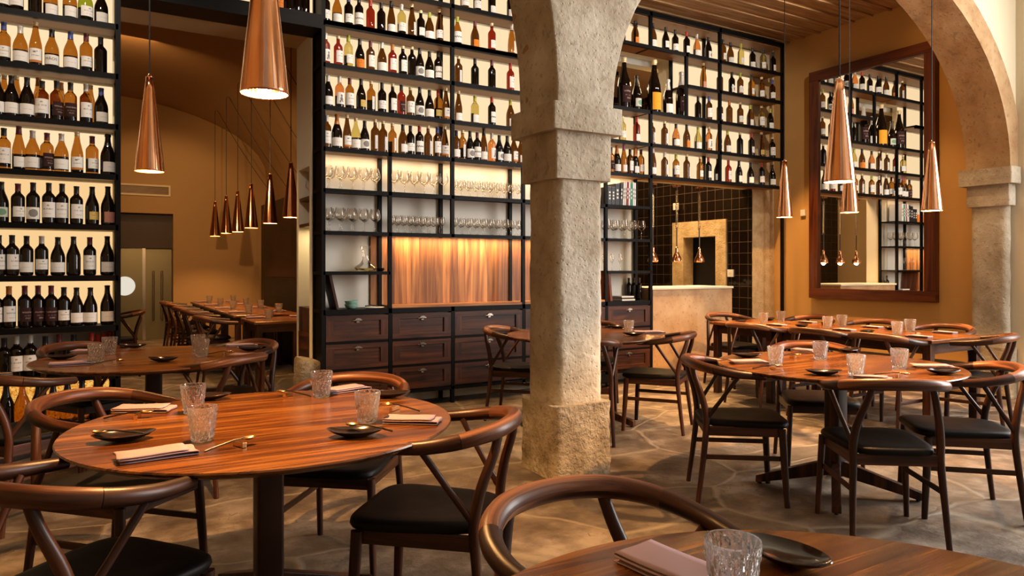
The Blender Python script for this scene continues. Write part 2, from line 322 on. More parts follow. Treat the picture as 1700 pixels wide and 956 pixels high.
# ---------------------------------------------------------------- mesh builder
class MB:
    def __init__(s): s.v = []; s.f = []; s.uv = []
    def face(s, idx, uvs): s.f.append(tuple(idx)); s.uv.append(uvs)
    def box(s, x0, x1, y0, y1, z0, z1, M=None):
        b = len(s.v); P = [Vector((x, y, z)) for z in (z0, z1) for y in (y0, y1) for x in (x0, x1)]
        dims = (x1-x0, y1-y0, z1-z0); g = dims.index(max(dims))
        s.v += [(M @ p if M else p) for p in P]
        for q, n in (((0, 2, 3, 1), 2), ((4, 5, 7, 6), 2), ((0, 1, 5, 4), 1), ((2, 6, 7, 3), 1), ((0, 4, 6, 2), 0), ((1, 3, 7, 5), 0)):
            ax = [a for a in (0, 1, 2) if a != n]
            if g in ax: ua = g; va = [a for a in ax if a != g][0]
            else: ua, va = ax
            s.face([b+i for i in q], [(P[i][ua], P[i][va]+0.37*n) for i in q])
        return s
    def tube(s, pts, rad, seg=10, cap=True, flat=1.0, up=Vector((0, 0, 1))):
        pts = [Vector(p) for p in pts]; n = len(pts); b = len(s.v)
        if not hasattr(rad, '__len__'): rad = [rad]*n
        L = 0; us = []; prev = None
        for i in range(n):
            if i: L += (pts[i]-pts[i-1]).length
            us.append(L)
            t = (pts[min(i+1, n-1)]-pts[max(i-1, 0)]).normalized()
            if prev is None:
                a = up if abs(t.dot(up)) < 0.95 else Vector((1, 0, 0)); prev = a
            bx = t.cross(prev)
            if bx.length < 1e-5: bx = t.cross(Vector((1, 0, 0)))
            bx.normalize(); bz = bx.cross(t).normalized(); prev = bz
            for k in range(seg):
                a = 2*PI*k/seg; s.v.append(pts[i]+bx*(math.cos(a)*rad[i])+bz*(math.sin(a)*rad[i]*flat))
        for i in range(n-1):
            for k in range(seg):
                k2 = (k+1) % seg; c0 = k/seg*2*PI*rad[i]; c1 = (k+1)/seg*2*PI*rad[i]
                s.face([b+i*seg+k, b+i*seg+k2, b+(i+1)*seg+k2, b+(i+1)*seg+k], [(us[i], c0), (us[i], c1), (us[i+1], c1), (us[i+1], c0)])
        if cap:
            s.face([b+k for k in reversed(range(seg))], [(0, k*.01) for k in range(seg)])
            s.face([b+(n-1)*seg+k for k in range(seg)], [(0, k*.01) for k in range(seg)])
        return s
    def lathe(s, prof, seg=24, cx=0, cy=0, z0=0, fn=None):
        b = len(s.v); n = len(prof)
        for j, (r, z) in enumerate(prof):
            for k in range(seg):
                a = 2*PI*k/seg; rr = r if fn is None else fn(r, z, a, j); s.v.append(Vector((cx+rr*math.cos(a), cy+rr*math.sin(a), z0+z)))
        for j in range(n-1):
            for k in range(seg):
                k2 = (k+1) % seg
                s.face([b+j*seg+k, b+j*seg+k2, b+(j+1)*seg+k2, b+(j+1)*seg+k], [(k/seg, prof[j][1]), ((k+1)/seg, prof[j][1]), ((k+1)/seg, prof[j+1][1]), (k/seg, prof[j+1][1])])
        if prof[0][0] > 1e-4: s.face([b+k for k in reversed(range(seg))], [(0, 0)]*seg)
        if prof[-1][0] > 1e-4: s.face([b+(n-1)*seg+k for k in range(seg)], [(0, 0)]*seg)
        return s
    def rings(s, rings, cap0=True, cap1=True):
        """stack of closed outlines with equal point counts; uv = (x, y)"""
        b = len(s.v); n = len(rings[0])
        for r in rings: s.v += [Vector(p) for p in r]
        for j in range(len(rings)-1):
            for k in range(n):
                k2 = (k+1) % n; q = (b+j*n+k, b+j*n+k2, b+(j+1)*n+k2, b+(j+1)*n+k)
                s.face(q, [(s.v[i].x, s.v[i].y) for i in q])
        if cap0: q = [b+k for k in reversed(range(n))]; s.face(q, [(s.v[i].x, s.v[i].y) for i in q])
        if cap1: q = [b+(len(rings)-1)*n+k for k in range(n)]; s.face(q, [(s.v[i].x, s.v[i].y) for i in q])
        return s
    def prism(s, poly, y0, y1):
        """polygon in x-z extruded along y"""
        return s.rings([[(x, y0, z) for x, z in poly], [(x, y1, z) for x, z in poly]])
    def build(s, name, mat, parent=None, smooth=False, bevel=0, seg=2, loc=None):
        me = bpy.data.meshes.new(name); me.from_pydata([tuple(v) for v in s.v], [], s.f)
        ul = me.uv_layers.new(name='UVMap'); i = 0; d = ul.data
        for u in s.uv:
            for c in u: d[i].uv = c; i += 1
        me.materials.append(MATS[mat] if isinstance(mat, str) else mat)
        if smooth: me.shade_smooth() if hasattr(me, 'shade_smooth') else None
        me.update(); o = bpy.data.objects.new(name, me); C.objects.link(o)
        if smooth:
            try: me.set_sharp_from_angle(angle=math.radians(42))
            except Exception: pass
        if parent is not None: o.parent = parent
        if loc: o.location = loc
        if bevel:
            md = o.modifiers.new('bevel', 'BEVEL'); md.width = bevel; md.segments = seg; md.limit_method = 'ANGLE'; md.angle_limit = math.radians(50)
        return o
def B(*a): return MB().box(*a)
def tag(o, label, cat, group=None, kind=None):
    if label: o['label'] = label
    if cat: o['category'] = cat
    if group: o['group'] = group
    if kind: o['kind'] = kind
    return o
def thing(name, label, cat, loc=(0, 0, 0), rz=0, group=None, scale=None):
    o = bpy.data.objects.new(name, None); C.objects.link(o); o.location = loc; o.rotation_euler = (0, 0, rz); o.empty_display_size = 0.05
    if scale: o.scale = scale
    return tag(o, label, cat, group)
def struct(o): o['kind'] = 'structure'; return o
def dup(root, loc, rz=0, label=None, group=None, scale=None):
    r = root.copy(); C.objects.link(r); r.location = loc; r.rotation_euler = (0, 0, rz)
    if label: r['label'] = label
    if group: r['group'] = group
    if scale: r.scale = scale
    for ch in list(root.children):
        c = ch.copy(); C.objects.link(c); c.parent = r
        for g in ch.children:
            d = g.copy(); C.objects.link(d); d.parent = c
    return r
class Proto:
    """first use places the prototype itself, later uses place copies"""
    def __init__(s, root): s.root = root; s.used = False; s.cat = root.get('category')
    def put(s, loc, rz=0, label=None, group=None, scale=None):
        if not s.used:
            s.used = True; o = s.root; o.location = loc; o.rotation_euler = (0, 0, rz); o['label'] = label
            if group: o['group'] = group
            if scale: o.scale = scale
            return o
        return dup(s.root, loc, rz, label, group, scale)
ORD = ['first', 'second', 'third', 'fourth', 'fifth', 'sixth', 'seventh', 'eighth', 'ninth', 'tenth', 'eleventh', 'twelfth', 'thirteenth', 'fourteenth', 'fifteenth', 'sixteenth',
       'seventeenth', 'eighteenth', 'nineteenth', 'twentieth', 'twenty-first', 'twenty-second', 'twenty-third', 'twenty-fourth', 'twenty-fifth', 'twenty-sixth', 'twenty-seventh', 'twenty-eighth']

# ================================================================ THE SETTING
CEIL = 4.31; BY = 6.25; WY = 6.56; RX = 8.05
struct(B(-3.2, 8.3, -2.2, 16.0, -0.1, 0).build('floor', 'flagstone'))
# ceiling of the rear hall: boards running along x with battens
cb_ = MB().box(-3.2, 8.3, 4.0, WY+.6, CEIL+0.02, 6.1)
y = 4.02
while y < WY:
    cb_.box(-3.2, RX, y, y+0.17, CEIL, CEIL+0.03); cb_.box(-3.2, RX, y+0.17, y+0.20, CEIL-0.02, CEIL+0.03); y += 0.235
struct(cb_.build('ceiling', 'ceiling_wood'))
struct(B(-3.2, 8.3, -2.2, 4.0, 6.0, 6.1).build('ceiling', 'plaster_light'))
struct(B(RX, RX+0.2, 4.0, WY+0.3, 0, CEIL+.1).build('wall_right', 'plaster'))
wr = MB()
for a in ((-2.2, -0.8, 0, 6.1), (2.0, 4.0, 0, 6.1), (-0.8, 2.0, 0, 0.8), (-0.8, 2.0, 4.6, 6.1)): wr.box(RX, RX+0.2, *a)
struct(wr.build('wall_right', 'plaster_light'))
struct(B(-3.4, -3.2, -2.2, 16, 0, 6.1).build('wall_left', 'plaster'))
# street wall behind the camera with two window openings
wf = MB()
for (a, b_, c, d) in [(-3.2, -0.8, 0, 6.1), (1.2, 3.5, 0, 6.1), (6.3, RX, 0, 6.1), (-0.8, 1.2, 0, 0.7), (-0.8, 1.2, 5.2, 6.1), (3.5, 6.3, 0, 0.5), (3.5, 6.3, 5.2, 6.1)]:
    wf.box(a, b_, -2.4, -2.2, c, d)
struct(wf.build('wall_front', 'plaster_light'))
# back wall with the passage, the kitchen hatch and the high niche
wb = MB()
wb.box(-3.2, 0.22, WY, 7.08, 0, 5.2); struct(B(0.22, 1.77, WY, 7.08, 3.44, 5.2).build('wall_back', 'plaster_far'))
wb.box(1.77, 5.55, WY+.001, 6.75, 3.86, 5.2); wb.box(1.77, 2.12, WY, 7.08, 2.24, 3.86); wb.box(1.77, 2.12, WY, 6.62, 0, 2.24); wb.box(1.77, 2.12, 7.02, 7.08, 0, 2.24)
wb.box(2.12, 4.90, WY, 6.75, 0, 3.86); wb.box(4.90, 5.58, WY, 6.75, 0, 3.10); wb.box(5.58, 6.14, WY, 6.75, 2.36, 3.10)
wb.box(6.14, 7.63, WY, 6.75, 2.36, 3.86); wb.box(5.55, RX, WY, 6.75, 3.86, 5.2); wb.box(2.12, 3.0, 6.75, 7.08, 0, 5.2)
struct(wb.build('wall_back', 'plaster_light'))
struct(B(7.63, RX, WY-0.001, 6.80, 0, 3.86).build('wall_pier', 'rough_wall'))
# room beyond the passage: walls, vaulted ceiling, wooden side wall
FW = 14.3
fw = MB(); fw.box(-3.2, 0.05, FW, FW+.2, 0, 5.2); fw.box(0.05, 1.37, FW, FW+.2, 2.28, 5.2); fw.box(1.37, 3.2, FW, FW+.2, 0, 5.2)
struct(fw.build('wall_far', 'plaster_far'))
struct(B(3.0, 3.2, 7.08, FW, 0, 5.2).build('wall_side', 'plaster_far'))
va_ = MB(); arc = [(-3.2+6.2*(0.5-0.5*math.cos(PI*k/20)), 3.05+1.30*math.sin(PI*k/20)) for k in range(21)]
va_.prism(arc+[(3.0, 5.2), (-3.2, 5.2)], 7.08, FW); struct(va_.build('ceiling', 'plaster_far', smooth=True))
struct(B(2.90, 3.0, 8.0, FW, 0, 2.5).build('trim_1', 'dark_wallpanel'))
# kitchen shell
struct(B(7.622, 7.63, 6.57, 6.80, 0, 3.8).build('wall_kitchen', 'black_tile'))
struct(B(7.63, 7.8, 6.80, 7.0, 0, 4.2).build('wall_kitchen', 'black_tile'))
kr = MB(); kr.box(7.63, 7.8, 7.0, 8.05, 1.98, 4.2); kr.box(7.63, 7.8, 8.05, 8.9, 0, 4.2)
struct(kr.build('wall_kitchen', 'black_tile'))
fr_ = MB(); fr_.box(7.60, 7.8, 7.0, 7.19, 0, 1.98); fr_.box(7.60, 7.8, 7.82, 8.05, 0, 1.98); fr_.box(7.60, 7.8, 7.19, 7.82, 1.75, 1.98)
struct(fr_.build('trim_2', 'rough_wall'))
struct(B(7.85, 7.9, 7.3, 8.0, 0, 2.0).build('door_1', 'black_book'))
struct(B(3.2, 7.63, 8.9, 9.1, 0, 4.2).build('wall_kitchen', 'black_tile'))
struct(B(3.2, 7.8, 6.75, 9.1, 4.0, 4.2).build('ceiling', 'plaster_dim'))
struct(B(4.3, 6.3, 6.80, 6.95, 3.80, 3.93).build('trim_3', 'shelf_white'))

# arcade: stone arches on the pillar, plaster above
def ell(x0, x1, z, b, n=28):
    cx, a = (x0+x1)/2, (x1-x0)/2
    return [(cx-a*math.cos(PI*k/n), z+b*math.sin(PI*k/n)) for k in range(n+1)]
SPR = 2.30; PX0, PX1 = 2.455, 2.88; QX = 7.90
def arch_ring(x0, x1, b, t, name):
    i = ell(x0, x1, SPR, b, 36); o = ell(x0-t, x1+t, SPR, b+t, 36); m = MB()
    poly = i+o[::-1]
    n = len(i); ring = []
    for k in range(n):
        (xa, za), (xb, zb) = i[k], o[k]; za2, zb2 = za, max(zb, SPR)
        ring.append([(xa, 3.59, za2), (xb, 3.59, zb2), (xb, 4.01, zb2), (xa, 4.01, za2)])
    m.rings(ring); return struct(m.build(name, 'arch_stone', smooth=True))
arch_ring(PX1, QX, 1.80, 0.24, 'trim_4'); arch_ring(-3.1, PX0, 3.0, 0.24, 'trim_5')
def spandrel():
    a = ell(PX1-0.2, QX+0.2, SPR, 2.0, 30); c = ell(-3.1-0.2, PX0+0.2, SPR, 3.2, 30); m = MB()
    for arc_, top in ((a, 6.0), (c, 6.0)):
        for k in range(len(arc_)-1):
            (x0, z0), (x1, z1) = arc_[k], arc_[k+1]
            z0, z1 = max(z0, SPR), max(z1, SPR)
            m.rings([[(x0, 3.61, z0), (x1, 3.61, z1), (x1, 3.61, top), (x0, 3.61, top)], [(x0, 3.99, z0), (x1, 3.99, z1), (x1, 3.99, top), (x0, 3.99, top)]])
    return struct(m.build('wall_arcade', 'plaster_light'))
spandrel()
def rrect(x0, x1, y0, y1, r, n=5, sub=6):
    pts = []
    for cx, cy_, a0 in ((x1-r, y1-r, 0), (x0+r, y1-r, PI/2), (x0+r, y0+r, PI), (x1-r, y0+r, 1.5*PI)):
        for k in range(n+1):
            a = a0+PI/2*k/n; pts.append((cx+r*math.cos(a), cy_+r*math.sin(a)))
    out = []
    for i in range(len(pts)):
        p, q = pts[i], pts[(i+1) % len(pts)]; out.append(p)
        if math.hypot(p[0]-q[0], p[1]-q[1]) > 0.1:
            for k in range(1, sub): out.append((p[0]+(q[0]-p[0])*k/sub, p[1]+(q[1]-p[1])*k/sub))
    return out
rg = []
for k in range(34):
    z = 2.29+1.5*k/33; ez = max(0, z-SPR)
    xl = (-3.1+PX0)/2+(PX0+3.1)/2*math.sqrt(1-(ez/3.0)**2); xr = (PX1+QX)/2-(QX-PX1)/2*math.sqrt(1-(ez/1.8)**2)
    rg.append([(px_+.004*noise.noise(Vector((px_*9, py_*9, z*9))), py_+.004*noise.noise(Vector((px_*9, py_*9, z*9+5))), z) for px_, py_ in rrect(xl-.004, xr+.004, 3.58, 4.02, .012, 3, 6)])
struct(MB().rings(rg).build('trim_7', 'pillar_stone', smooth=True))
def rough_block(x0, x1, y0, y1, z0, z1, r, amp=0.006, nz=24, topround=0.0, topslope=0.0):
    m = MB(); cx, cy_ = (x0+x1)/2, (y0+y1)/2; rings = []
    base = rrect(x0, x1, y0, y1, r)
    zs = [z0+(z1-z0)*k/nz for k in range(nz+1)]
    if topround: zs += [z1+topround*0.5, z1+topround*0.85, z1+topround]
    for j, z in enumerate(zs):
        s_ = 1.0 if j <= nz else (0.97, 0.88, 0.6)[j-nz-1]
        ring = []
        for (x, y_) in base:
            d = Vector((x-cx, y_-cy_, 0)); L_ = d.length; d.normalize()
            k = noise.noise(Vector((x, y_, z))*4)*amp*1.6+noise.noise(Vector((x, y_, z))*17)*amp
            px, py = cx+d.x*(L_*s_+k), cy_+d.y*(L_*s_+k)
            ring.append((px, py, z+topslope*(px-cx)*(j/len(zs))))
        rings.append(ring)
    return m.rings(rings)
t = thing('stone_pillar', 'weathered limestone pillar with square plinth and moulded impost carrying the arches', 'pillar', (0, 0, 0))
rough_block(2.45, 2.875, 3.59, 4.02, 0, 0.455, 0.035, 0.008).build('plinth', 'plinth_stone', t, True)
rough_block(2.485, 2.845, 3.63, 3.985, 0.45, 1.86, 0.055, 0.005, 50).build('shaft', 'pillar_stone', t, True)
rough_block(2.455, 2.88, 3.60, 4.01, 1.85, 2.145, 0.012, 0.003, 10).build('necking', 'pillar_stone', t, True)
rough_block(2.405, 2.935, 3.55, 4.06, 2.14, 2.305, 0.012, 0.004, 8).build('impost', 'pillar_stone', t, True)
t = thing('stone_pier', 'limestone half pier against the right wall under the arch springing', 'pier', (0, 0, 0))
rough_block(7.90, 8.030, 3.58, 4.01, 0, 0.50, 0.03, 0.006).build('plinth', 'plinth_stone', t, True)
rough_block(7.93, 8.030, 3.63, 3.985, 0.49, 1.94, 0.05, 0.004, 40).build('shaft', 'pillar_stone', t, True)
rough_block(7.90, 8.030, 3.60, 4.01, 1.93, 2.15, 0.012, 0.003, 10).build('necking', 'pillar_stone', t, True)
rough_block(7.84, 8.030, 3.55, 4.06, 2.145, 2.31, 0.012, 0.003, 8).build('impost', 'pillar_stone', t, True)
tag(rough_block(1.60, 1.80, 6.30, 6.55, 0, 0.44, 0.04, 0.006, 16, 0.06, -0.25).build('bollard_stone', 'dark_stone', None, True), 'short rounded stone block at the foot of the passage edge', 'stone')

# ================================================================ SHELVING
ZS = [0.93, 1.27, 1.63, 2.005, 2.37, 2.735, 3.11, 3.485, 3.855]; ZT = 4.245
P_ = 0.034
X0 = 1.795; XA = 2.414; XB = 3.054; XC = 3.86; XC2 = 4.93; XD = 5.58; XE = 6.70; XF = 7.85; XN = 6.14; XN0 = 5.10
rack = thing('wine_shelving', 'tall black steel wine shelving with backlit bays, from the passage to the kitchen hatch', 'shelving', (0, 0, 0))
def post(x, y, z0, z1, par=rack): return B(x-P_/2, x+P_/2, y-P_/2, y+P_/2, z0, z1).build('post', 'black_steel', par)
for x, z0, z1 in [(X0, 0, ZT), (XA, 0, ZS[4]), (XB, ZS[2]-.03, ZT), (XB, 0, ZS[0]), (XC, 0.1, ZS[4]), (XC2, 0, ZT), (XD, 0, ZS[6]), (XD, ZS[8], ZT), (XE, ZS[4], ZT), (XF, 0, ZT), (XN, ZS[6], ZS[8])]:
    post(x, BY+P_/2, z0, z1)
    if x != XF: post(x, WY-.03, z0, z1)
B(X0-P_/2, X0+P_/2, BY+P_, WY-.05, 0.0, 0.04).build('side_rail', 'black_steel', rack); B(X0-.004, X0+.002, BY+P_, WY-.046, 0.0, ZT).build('side_panel', 'black_steel', rack)
for z in ZS: B(X0-P_/2, X0+P_/2, BY+P_, WY-.05, z-0.03, z).build('side_rail', 'black_steel', rack)
def shelf(x0, x1, z, th=0.04, par=rack, wood_=True):
    s_ = B(x0, x1, BY, BY+0.03, z-th, z-0.0005); s_.box(x0, x1, BY+0.03, WY-.01, z-0.018, z)
    o = s_.build('shelf', 'black_steel', par)
    if wood_: B(x0+0.02, x1-0.02, BY+0.04, WY-.04, z-0.026, z-0.018).build('shelf_underside', 'shelf_wood', o)
    return o
for z in ZS[5:]: shelf(X0, XD if z not in (ZS[7],) else XN0, z)
shelf(X0, XF, ZS[4]) if False else None
shelf(X0, XD, ZS[4]); shelf(XD, XF, ZS[4]); shelf(XD, XF, ZS[5]); shelf(XD, XF, ZS[6]); shelf(XN, XF, ZS[7]); shelf(XD, XF, ZS[8])
B(X0, XF+.02, BY, WY, ZT-0.05, ZT).build('top_beam', 'black_steel', rack); B(X0, XF, BY+.04, WY-.03, ZT-0.058, ZT-0.05).build('top_soffit', 'shelf_wood', rack)
B(X0, XN0+.0, BY, BY+.03, ZS[7]-.05, ZS[7]).build('rail', 'black_steel', rack)
for z in (ZS[2], ZS[3]): shelf(X0, XC2, z, 0.036, wood_=False); shelf(XC2, XD, z, 0.03, wood_=False)
shelf(X0, XA, ZS[1], 0.03, wood_=False); shelf(XC2, XD, ZS[1], 0.03, wood_=False)
B(X0, XD, BY, WY-.01, ZS[0]-0.045, ZS[0]-0.0).build('worktop_frame', 'black_steel', rack)
B(XA+.02, XC2-.02, BY+.005, WY-.03, ZS[0], ZS[0]+0.022).build('wood_worktop', 'walnut_panel', rack)
pan = MB()
pan.box(XA-.09, XC2-.02, WY-.03, WY-.012, ZS[0]+0.02, ZS[2]-0.03); pw = pan.build('wood_backboard', 'walnut_panel', rack)
for p in pw.data.polygons:                          # boards stand upright: grain along z
    for li in p.loop_indices:
        v = pw.data.vertices[pw.data.loops[li].vertex_index].co; pw.data.uv_layers[0].data[li].uv = (v.z, v.x+v.y)
for x0, x1, z0, z1 in [(X0, XA-.1, ZS[0], ZS[2]), (X0, XC2, ZS[2], ZS[4]-.03), (XC2, XD-.22, ZS[0], ZS[4]-.03)]:
    B(x0, x1, WY-.012, WY-.004, z0, z1).build('cream_backboard', 'shelf_white', rack)
# backlit panels behind the bottles, one per bay and shelf
for i, z in enumerate(ZS[4:]):
    zt = (ZS[4:]+[ZT-.05])[i+1]-0.04
    spans = [(X0, XA), (XA, XB), (XB, XC), (XC, XC2), (XC2, XD), (XD, XN), (XN, XE), (XE, 7.56)]
    if i in (2, 3): spans = [s_ for s_ in spans if s_ not in ((XC2, XD), (XD, XN))]+[(XC2, XN0)]
    for a, b_ in spans: B(a+.005, b_-.005, WY-.012, WY-.006, z+0.0, zt).build('light_panel', 'backlight', rack)
# feet rail of the drawers
B(X0, XD, BY, WY-.02, 0.13, 0.16).build('bottom_rail', 'black_steel', rack)
def drawer_cab(x0, x1, label, nd=3):
    t = thing('drawer_cabinet', label, 'drawers', ((x0+x1)/2, BY, 0)); w_ = (x1-x0)/2
    zz = [0.16, 0.39, 0.635, 0.885]
    B(-w_, w_, 0.03, 0.29, 0.16, 0.88).build('carcass', 'walnut_dark', t)
    for k in range(nd):
        a, b_ = zz[k]+0.012, zz[k+1]-0.012; f = 0.055; d_ = MB()
        d_.box(-w_, w_, 0.014, 0.03, a+.001, b_-.001)
        d_.box(-w_, w_, 0.0, 0.014, b_-f*.8, b_); d_.box(-w_, w_, 0.0, 0.014, a, a+f*.8); d_.box(-w_, -w_+f*1.3, 0.0, 0.014, a+f*.8, b_-f*.8); d_.box(w_-f*1.3, w_, 0.0, 0.014, a+f*.8, b_-f*.8)
        o = d_.build('drawer', 'walnut_drawer', t)
        h = MB(); cr = [(0.034*math.cos(PI*q/10), b_-0.040+0.022*math.sin(PI*q/10)) for q in range(11)]
        h.rings([[(x, -0.001, z) for x, z in cr], [(x*.9, -0.016, b_-.040+(z-b_+.040)*.85) for x, z in cr]], False, True)
        h.box(-0.042, 0.042, -0.003, 0.0, b_-.045, b_-.037); h.box(-0.012, 0.012, -0.004, 0, b_-.062, b_-.05)
        h.build('cup_handle', 'steel', o)
        if k < nd-1: B(-w_, w_, 0, 0.03, zz[k+1]-0.01, zz[k+1]+0.01).build('divider', 'black_steel', t)
for a, b_, l in [(X0, XA, 'walnut drawer cabinet beside the passage, leftmost under the shelving'), (XA, XB, 'walnut drawer cabinet under the left half of the wooden backboard'),
                 (XB, XC, 'walnut drawer cabinet just left of the stone pillar'), (XC, XC2, 'walnut drawer cabinet mostly hidden behind the stone pillar'), (XC2, XD, 'walnut drawer cabinet right of the pillar beside the stone bar')]:
    drawer_cab(a+P_/2+.004, b_-P_/2-.004, l)

LZ = [0.50, 0.865, 1.245, 1.63, 2.015, 2.40, 2.785, 3.165]; LX0, LX1 = -1.35, 0.215
lr = thing('wine_shelving', 'black steel wine shelving left of the passage, seven backlit shelves of bottles', 'shelving', (0, 0, 0))
post(LX1, BY+P_/2, 0, ZT, lr); post(LX1, WY-.03, 0, ZT, lr); post(LX0, BY+P_/2, 0, ZT, lr)
B(LX1-.001, LX1+P_/2, BY+P_, WY-.05, 0, ZT).build('side_panel', 'black_steel', lr)
for z in LZ: shelf(LX0, LX1, z, 0.042, lr)
B(LX0, LX1, BY, WY, 0.10, 0.14).build('shelf', 'black_steel', lr); B(LX0, LX1, BY, WY, ZT-.05, ZT).build('top_beam', 'black_steel', lr)
for i, z in enumerate(LZ):
    zt = (LZ+[3.55])[i+1]-0.042
    if i == 0: B(LX0, LX1-.03, WY-.012, WY-.006, z, zt).build('cream_backboard', 'shelf_white', lr)
    else: B(LX0, LX1-.03, WY-.012, WY-.006, z, zt).build('light_panel', 'backlight_amber' if i < 4 else 'backlight', lr)
B(LX0, LX1-.03, WY-.014, WY-.006, 0.14, 0.455).build('amber_glass_panel', 'amber_glass_panel', lr)
br = thing('lintel_shelf', 'black steel lintel shelf of bottles bridging the passage opening', 'shelf', (0, 0, 0))
B(LX1+P_/2, X0-P_/2, BY, WY-.002, 3.40, 3.52).build('beam', 'black_steel', br)
B(LX1+P_/2, X0-P_/2, WY-.012, WY-.006, 3.52, 3.9).build('light_panel', 'backlight', br); B(LX1+P_/2, X0-P_/2, BY, WY, 3.9, ZT).build('top_panel', 'black_steel', br)

# ================================================================ BOTTLES
SHAPES = dict(
 b=(0.30, [(0.0, 0.006), (0.030, 0.0), (0.0365, 0.006), (0.0375, 0.02), (0.0375, 0.185), (0.036, 0.198), (0.028, 0.213), (0.0185, 0.224), (0.0150, 0.237), (0.0145, 0.283), (0.0158, 0.285), (0.0158, 0.296), (0.0, 0.297)]),
 g=(0.298, [(0.0, 0.006), (0.033, 0.0), (0.040, 0.006), (0.041, 0.02), (0.041, 0.135), (0.0385, 0.16), (0.031, 0.188), (0.022, 0.213), (0.0165, 0.235), (0.0145, 0.258), (0.0145, 0.281), (0.0158, 0.283), (0.0158, 0.294), (0.0, 0.295)]),
 f=(0.33, [(0.0, 0.006), (0.029, 0.0), (0.035, 0.006), (0.036, 0.02), (0.036, 0.145), (0.034, 0.17), (0.027, 0.21), (0.020, 0.245), (0.0155, 0.28), (0.014, 0.315), (0.0155, 0.317), (0.0155, 0.327), (0.0, 0.328)]),
 c=(0.315, [(0.0, 0.008), (0.034, 0.0), (0.0435, 0.006), (0.044, 0.02), (0.044, 0.14), (0.041, 0.168), (0.032, 0.198), (0.022, 0.228), (0.0165, 0.262), (0.0155, 0.29), (0.0185, 0.292), (0.019, 0.302), (0.017, 0.313), (0.0, 0.315)]))
GL = dict(h='glass_brown', a='glass_amber', d='glass_dark', y='glass_yellow', r='glass_red', o='glass_orange', e='glass_green')
GN = dict(h='brown', a='amber', d='dark', y='pale yellow', r='red', o='orange', e='green')
CN = dict(k='black', r='red', m='maroon', u='blue', w='silver', y='lime', c='gold-lit', o='orange', p='pink')
LN = dict(w='white', W='tall white', s='swirl', q='low white', b='bird', e='bear', z='zigzag', n='narrow white', o='orange', y='yellow', p='pink', d='dark', g='green patterned', v='yellow-orange', k='no', M='lettered white')
LR = dict(w=(.045, .122, 1.2), W=(.045, .155, 1.25), s=(.03, .115, 1.15), q=(.025, .10, 1.25), b=(.03, .13, 1.05), e=(.04, .145, 1.1), z=(.04, .145, 1.15), n=(.03, .15, .32), o=(.02, .10, 1.1), y=(.04, .10, .95),
          p=(.02, .10, 1.1), d=(.04, .14, 1.1), g=(.04, .11, 1.1), v=(.02, .12, 1.15), M=(.03, .10, 1.2))
def rad_at(prof, z):
    for (r0, z0), (r1, z1) in zip(prof[1:], prof[2:]):
        if z0 <= z <= z1: return r0+(r1-r0)*(z-z0)/max(z1-z0, 1e-6)
    return prof[3][0]
MESH = {}
def curved_patch(prof, z0, z1, half, off=0.0006, n=12, nz=4):
    m = MB()
    for j in range(nz+1):
        z = z0+(z1-z0)*j/nz; r = rad_at(prof, z)+off
        for k in range(n+1):
            a = -PI/2-half+2*half*k/n; m.v.append(Vector((r*math.cos(a), r*math.sin(a), z)))
    for j in range(nz):
        for k in range(n):
            q = [j*(n+1)+k, j*(n+1)+k+1, (j+1)*(n+1)+k+1, (j+1)*(n+1)+k]
            m.face(q, [(k/n, j/nz), ((k+1)/n, j/nz), ((k+1)/n, (j+1)/nz), (k/n, (j+1)/nz)])
    return m
